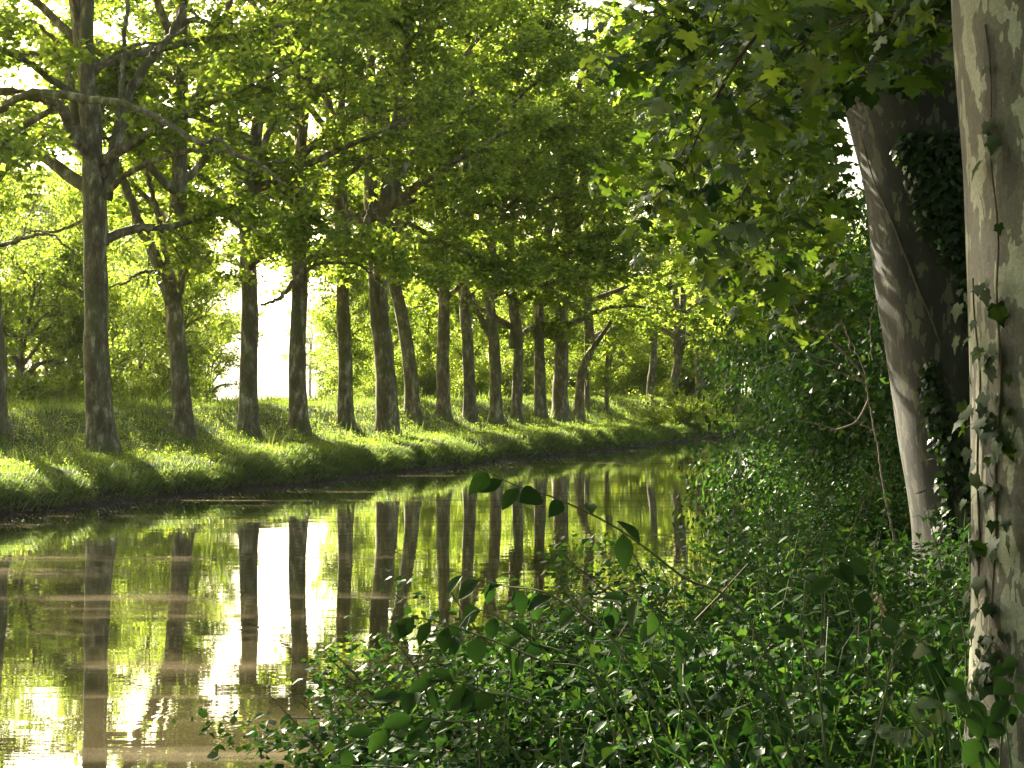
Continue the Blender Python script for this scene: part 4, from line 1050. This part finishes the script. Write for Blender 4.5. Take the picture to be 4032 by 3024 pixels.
ivy_a = tag(link('ivy_vine', None, loc=on_a(0, -0.9)), 'ivy climbing the mottled trunk at the right edge', 'ivy')
oI = on_a(0, -0.9)
tbv = Tubes()
stems = [[(0, -1.25), (0.5, -1.28), (1.0, -1.22), (1.5, -1.18), (2.0, -1.12), (2.4, -1.14), (2.7, -1.2)],
         [(0, -1.5), (0.6, -1.45), (1.2, -1.5), (1.6, -1.42), (1.9, -1.45)]]
nl_ = 0
for si, st in enumerate(stems):
    hs = [a_ for a_, _ in st]; an = [b_ for _, b_ in st]
    sp = []
    for h in np.linspace(hs[0], hs[-1], 50):
        a_ = np.interp(h, hs, an) + 0.03 * math.sin(h * 5 + si) + 0.02 * math.sin(h * 13)
        sp.append(on_a(h, a_, 0.004))
    sp = np.array(sp); tbv.add(sp - oI, np.linspace(0.006, 0.003, 50), 6)
    top = hs[-1]
    for k in range(120 if si == 0 else 45):
        h = min(random.random() ** 1.2 * 1.9, top - 0.05) if random.random() < 0.9 else random.random() * (top - 0.05) 
        a_ = np.interp(h, hs, an) + rng.normal(0, 0.10) * (1.3 - 0.9 * h / 3)
        q = on_a(h, a_, random.uniform(0.008, 0.05))
        nrm = unit(np.array([math.sin(a_), -math.cos(a_), 0.35]) + rng.normal(0, 0.35, 3))
        o = link('leaf', random.choice(ivy_meshes), None); o.parent = ivy_a
        o.location = Vector(q - oI); o.rotation_euler = basis_euler(nrm, (random.uniform(-.8, .8), 0, -1)); s_ = random.uniform(0.035, 0.075); o.scale = (s_,) * 3
        nl_ += 1
link('stem', tbv.mesh('stem', M['twig']), ivy_a)

# small side runner with tiny leaves high on the mottled trunk, and the joint scars on the bark
def on_b(h, ang, out=0.0):
    cx = np.interp(h, TBP[:, 2], TBP[:, 0]); r_ = np.interp(h, TBP[:, 2], TBR)
    return np.array([xb + cx + (r_ + out) * math.sin(ang), yb - (r_ + out) * math.cos(ang), gB + h])
oB = on_b(0, -0.2)
ivy_b = tag(link('ivy_vine', None, loc=oB), 'dense dark ivy covering the lower part of the thick leaning trunk', 'ivy')
P, Nn, Hh = [], [], []
for k in range(14000):
    h = 3.5 * random.random() ** 1.3; a_ = random.uniform(-1.5, 1.35)
    cov = pnoise(Vector((a_ * 1.6, h * 0.7, 3.3))) + 0.5 * pnoise(Vector((a_ * 5, h * 2.2, 1.3)))
    # ivy leaves the left flank bare higher up
    lim = 0.85 - h * 0.17 + 0.6 * (a_ + 0.3)
    if cov + lim < 0.05 + 0.25 * random.random() or (a_ < -0.75 - 0.1 * random.random() and h > 0.7): continue
    P.append(on_b(h, a_, random.uniform(0.01, 0.09))); Nn.append(np.array([math.sin(a_), -math.cos(a_), 0.45])); Hh.append((random.uniform(-.7, .7), 0, -1))
P = np.array(P); Nn = np.array(Nn) + rng.normal(0, 0.4, P.shape)
v, f = place_leaves(P - oB, Nn, np.array(Hh), rng.uniform(0.04, 0.085, len(P)), IVY)
o = link('foliage', make_mesh('foliage', v, f, M['ivy_leaf']), ivy_b); o['kind'] = 'stuff'
for st in ([(0, -0.6), (1.0, -0.7), (1.9, -0.55), (2.5, -0.75), (3.1, -1.15), (3.6, -1.3)], [(0, 0.1), (1.2, 0.0), (2.2, -0.1), (3.0, -0.35), (3.4, -0.2)], [(0, 0.7), (1.5, 0.5), (3.0, 0.55), (4.0, 0.4)]):
    hs = [a_ for a_, _ in st]; an = [b_ for _, b_ in st]
    sp = np.array([on_b(h, np.interp(h, hs, an) + 0.03 * math.sin(h * 7), 0.008) for h in np.linspace(hs[0], hs[-1], 50)])
    tb = Tubes(); tb.add(sp - oB, np.linspace(0.014, 0.005, 50), 6); link('stem', tb.mesh('stem', M['twig']), ivy_b)

# ---------------------------------------------------------------- arching twigs with single leaves over the water
ov_meshes = []
for k in range(4):
    tv, tf = ovate(2, 0.31); tv = tv.copy(); r_ = np.random.default_rng(400 + k)
    tv[:, 2] += -0.25 * r_.random() * tv[:, 1] ** 2 + 0.25 * (r_.random() - .3) * np.abs(tv[:, 0]); tv[:, 0] *= 0.8 + 0.4 * r_.random()
    ov_meshes.append(make_mesh('leaf', tv, tf, M['oval_leaf']))

ov_pale = []
for m_ in ov_meshes[:2]:
    c_ = m_.copy(); c_.materials[0] = M['pale_leaf']; ov_pale.append(c_)

def twig_plant(label, paths, leaves, foot, leaf_size, name='shrub', group=None, pale=False):
    """foot (px, py, d); each path is a twig in image points; leaves (px, py, size factor, tip dx, tip dy)"""
    f0 = P3(*foot); t = f0[0] * U[0] + f0[1] * U[1]; p = f0[0] * NRM[0] + f0[1] * NRM[1]
    f0[2] = max(0, ground_z(t, p)) - 0.02
    root = tag(link(name, None, loc=f0), label, 'shrub', group)
    for pts in paths:
        w3 = [P3(*q) for q in pts]; sp = spline([f0] + w3, 60)
        tb = Tubes(); tb.add(sp - f0, np.linspace(0.0045, 0.0012, 60), 5); tw = link('stem', tb.mesh('stem', M['green_twig']), root)
        k0 = 10; n = int(len(sp))
        j = 26
        while j < n:
            q = sp[min(j, n - 1)]; dd = unit(sp[min(j, n - 1)] - sp[j - 2])
            sd_ = 1 if (j // 3) % 2 else -1
            hd = unit(dd * 0.5 + np.array([sd_ * 0.35, rng.normal(0, .3), -0.75 + rng.normal(0, 0.4)]))
            nr = unit(np.array([rng.normal(0, .5), -0.6, 0.6 + rng.normal(0, .3)]))
            o = link('leaf', random.choice(ov_pale if pale else ov_meshes), tw); o.location = Vector(q - f0); o.rotation_euler = basis_euler(nr, hd)
            s_ = random.uniform(0.75, 1.15) * leaf_size; o.scale = (s_,) * 3
            j += random.choice((3, 4, 5))
    return root

twig_plant('arching twig with few dark oval leaves reaching far out over the water', [[(760, 640, 4.6), (680, 575, 4.5), (620, 530, 4.4), (560, 500, 4.3), (515, 485, 4.25), (478, 466, 4.2)]], [], (860, 700, 4.9), 0.088)
twig_plant('cluster of dark oval-leaved shoots in front of the middle of the water', [[(620, 700, 4.8), (540, 660, 4.7), (470, 632, 4.6), (420, 618, 4.5), (395, 622, 4.5)], [(600, 690, 4.9), (530, 640, 4.8), (480, 610, 4.8), (450, 640, 4.7)], [(640, 680, 5), (560, 600, 5.1), (500, 585, 5.2), (450, 570, 5.2)]], [], (760, 760, 5.0), 0.085)
twig_plant('leafy shoots leaning out at the bottom edge over the water', [[(520, 760, 4.3), (440, 720, 4.2), (390, 725, 4.2), (340, 750, 4.1)], [(560, 740, 4.4), (480, 690, 4.3), (430, 680, 4.3), (400, 700, 4.3)], [(500, 800, 4.2), (420, 770, 4.0), (340, 765, 4.0)]], [], (640, 900, 4.6), 0.085)
twig_plant('shoots with large oval leaves standing up out of the near undergrowth', [[(820, 700, 5.2), (800, 620, 5.3), (840, 560, 5.4), (870, 600, 5.4)], [(880, 720, 5.0), (900, 640, 5.1), (930, 650, 5.1), (950, 690, 5.1)], [(700, 720, 4.8), (680, 650, 5.0), (640, 600, 5.0), (600, 610, 5.0)]], [], (840, 900, 5.2), 0.09)
twig_plant('small pale-leaved sprig near the bottom right corner', [[(940, 760, 4.8), (925, 725, 4.8), (905, 728, 4.8), (890, 728, 4.8)], [(950, 740, 4.8), (935, 700, 4.8), (915, 705, 4.8)]], [], (960, 900, 4.9), 0.06, pale=True)
twig_plant('broad green shoot rising at the right edge in front of the mottled trunk', [[(1000, 760, 4.0), (1012, 690, 4.0), (1020, 650, 4.0)], [(985, 780, 4.1), (975, 720, 4.1), (965, 690, 4.1)]], [], (1000, 960, 4.2), 0.075)

# bare pale dead twigs in front of the thicket
DT = 12.5
org = P3(893, 520, DT); t = org[0] * U[0] + org[1] * U[1]; p = org[0] * NRM[0] + org[1] * NRM[1]
org[2] = ground_z(t, p)
dead = tag(link('dead_sapling', None, loc=org), 'bare pale dead sapling with crooked twigs in front of the dark thicket', 'sapling')
def dtw(name, pts, r0, r1):
    sp = spline([P3(a_ * S, b_ * S, DT + c_) for a_, b_, c_ in pts], 10 * len(pts)); sp += rng.normal(0, 0.004, sp.shape)
    tb = Tubes(); tb.add(sp - org, np.linspace(r0, r1, len(sp)) * 0.7, 6); link(name, tb.mesh(name, M['dead_twig']), dead)
mainp = [(1935, 1180, 0), (1910, 1060, 0), (1895, 960, 0), (1880, 880, 0), (1866, 800, 0), (1840, 740, 0.1)]
sp0 = P3(1935 * S, 1180 * S, DT); tb = Tubes(); tb.add(np.array([(0, 0, -0.05), (sp0 - org) * 0.5, sp0 - org]), [0.02, 0.018, 0.016], 6); link('stem', tb.mesh('stem', M['dead_twig']), dead)
dtw('stem', mainp, 0.015, 0.006)
dtw('branch', [(1870, 830, 0), (1820, 790, -0.1), (1760, 770, -0.2), (1700, 740, -0.3), (1680, 700, -0.3)], 0.011, 0.003)
dtw('branch', [(1870, 830, 0), (1800, 800, 0), (1740, 780, -0.1), (1690, 780, -0.1), (1640, 800, -0.2)], 0.010, 0.003)
dtw('branch', [(1790, 730, -0.1), (1740, 700, -0.1), (1710, 650, -0.1), (1680, 610, -0.1)], 0.010, 0.003)
dtw('branch', [(1840, 760, 0), (1820, 700, 0), (1780, 720, 0), (1700, 690, 0)], 0.008, 0.003)
dtw('branch', [(1885, 930, 0), (1860, 915, -0.1), (1830, 890, -0.2), (1800, 870, -0.2)], 0.010, 0.003)
dtw('branch', [(1905, 1040, 0), (1880, 1030, -0.1), (1860, 1010, -0.1)], 0.008, 0.004)
dtw('branch', [(1805, 930, 0.1), (1780, 920, 0), (1745, 912, 0), (1700, 908, 0)], 0.009, 0.003)
dtw('branch', [(1885, 780, 0), (1880, 700, 0.1), (1900, 640, 0.1)], 0.007, 0.003)
sp = spline([P3(1878 * S, 860 * S, DT), P3(1850 * S, 910 * S, DT + .05), P3(1805 * S, 930 * S, DT + .1)], 14); tb = Tubes(); tb.add(sp - org, np.linspace(0.008, 0.008, 14), 6); link('branch', tb.mesh('branch', M['dead_twig']), dead)
sp = spline([P3(1868 * S, 815 * S, DT), P3(1830 * S, 770 * S, DT), P3(1790 * S, 730 * S, DT - .1)], 14); tb = Tubes(); tb.add(sp - org, np.linspace(0.008, 0.009, 14), 6); link('branch', tb.mesh('branch', M['dead_twig']), dead)

# upright seed spike of a weed
f0 = P3(885, 760, 5.6); t = f0[0] * U[0] + f0[1] * U[1]; p = f0[0] * NRM[0] + f0[1] * NRM[1]; f0[2] = ground_z(t, p)
sk = tag(link('seed_spike', None, loc=f0), 'pale beaded seed spike standing above the near undergrowth', 'weed')
sp = spline([f0, P3(892, 670, 5.7), P3(885, 625, 5.7), P3(876, 592, 5.7)], 40) - f0
tb = Tubes(); tb.add(sp, np.linspace(0.004, 0.002, 40), 5); link('stalk', tb.mesh('stalk', M['seed']), sk)
V, F = [], []
for k in range(60):
    q = sp[20 + int(k / 60 * 19)] + rng.normal(0, 0.006, 3)
    s_ = 0.006; b0 = len(V)
    V += [q + np.array(o_) * s_ for o_ in ((1, 0, 0), (0, 1, 0), (-1, 0, 0), (0, -1, 0), (0, 0, 1.3), (0, 0, -1.3))]
    F += [(b0, b0 + 1, b0 + 4), (b0 + 1, b0 + 2, b0 + 4), (b0 + 2, b0 + 3, b0 + 4), (b0 + 3, b0, b0 + 4), (b0 + 1, b0, b0 + 5), (b0 + 2, b0 + 1, b0 + 5), (b0 + 3, b0 + 2, b0 + 5), (b0, b0 + 3, b0 + 5)]
o = link('seed_head', make_mesh('seed_head', V, F, M['seed']), sk); o['kind'] = 'stuff'

# ---------------------------------------------------------------- bits floating on the water
V, F = [], []
for k in range(1500):
    t = 22 + 90 * random.random() ** 1.4; p = 24.1 - abs(random.gauss(0, 1.4)) if random.random() < 0.75 else random.uniform(7, 24)
    x, y = at_tp(t, p); s_ = random.uniform(0.008, 0.028); a_ = random.uniform(0, 6.28); b0 = len(V)
    for q in range(4):
        an = a_ + q * 1.571 + random.uniform(-.3, .3); V.append((x + s_ * math.cos(an) * (1.6 if q % 2 else 1), y + s_ * math.sin(an), 0.004 + random.uniform(0, 0.004)))
    F += [(b0, b0 + 1, b0 + 2, b0 + 3)]
tag(link('floating_litter', make_mesh('floating_litter', V, F, M['litter'])), 'pale bits of seed and leaf floating on the canal near the far bank', 'litter', kind='stuff')

# ---------------------------------------------------------------- morning haze in the air
def haze_box(dens, aniso):
    m, nt = mat_new('haze'); v = N(nt, 'ShaderNodeVolumePrincipled')
    v.inputs['Color'].default_value = (0.95, 0.95, 0.9, 1); v.inputs['Density'].default_value = dens; v.inputs['Anisotropy'].default_value = aniso
    o = N(nt, 'ShaderNodeOutputMaterial'); nt.links.new(v.outputs[0], o.inputs['Volume'])
    x0, x1, y0, y1, z0, z1 = -4600, 4600, -4400, 5200, -3.0, 260
    V = [(x, y, z) for z in (z0, z1) for y in (y0, y1) for x in (x0, x1)]
    F = [(0, 2, 3, 1), (4, 5, 7, 6), (0, 1, 5, 4), (2, 6, 7, 3), (0, 4, 6, 2), (1, 3, 7, 5)]
    tag(link('haze', make_mesh('haze', V, F, m)), 'thin bright morning haze over the canal', 'haze', kind='stuff')
haze_box(0.00012, 0.6)
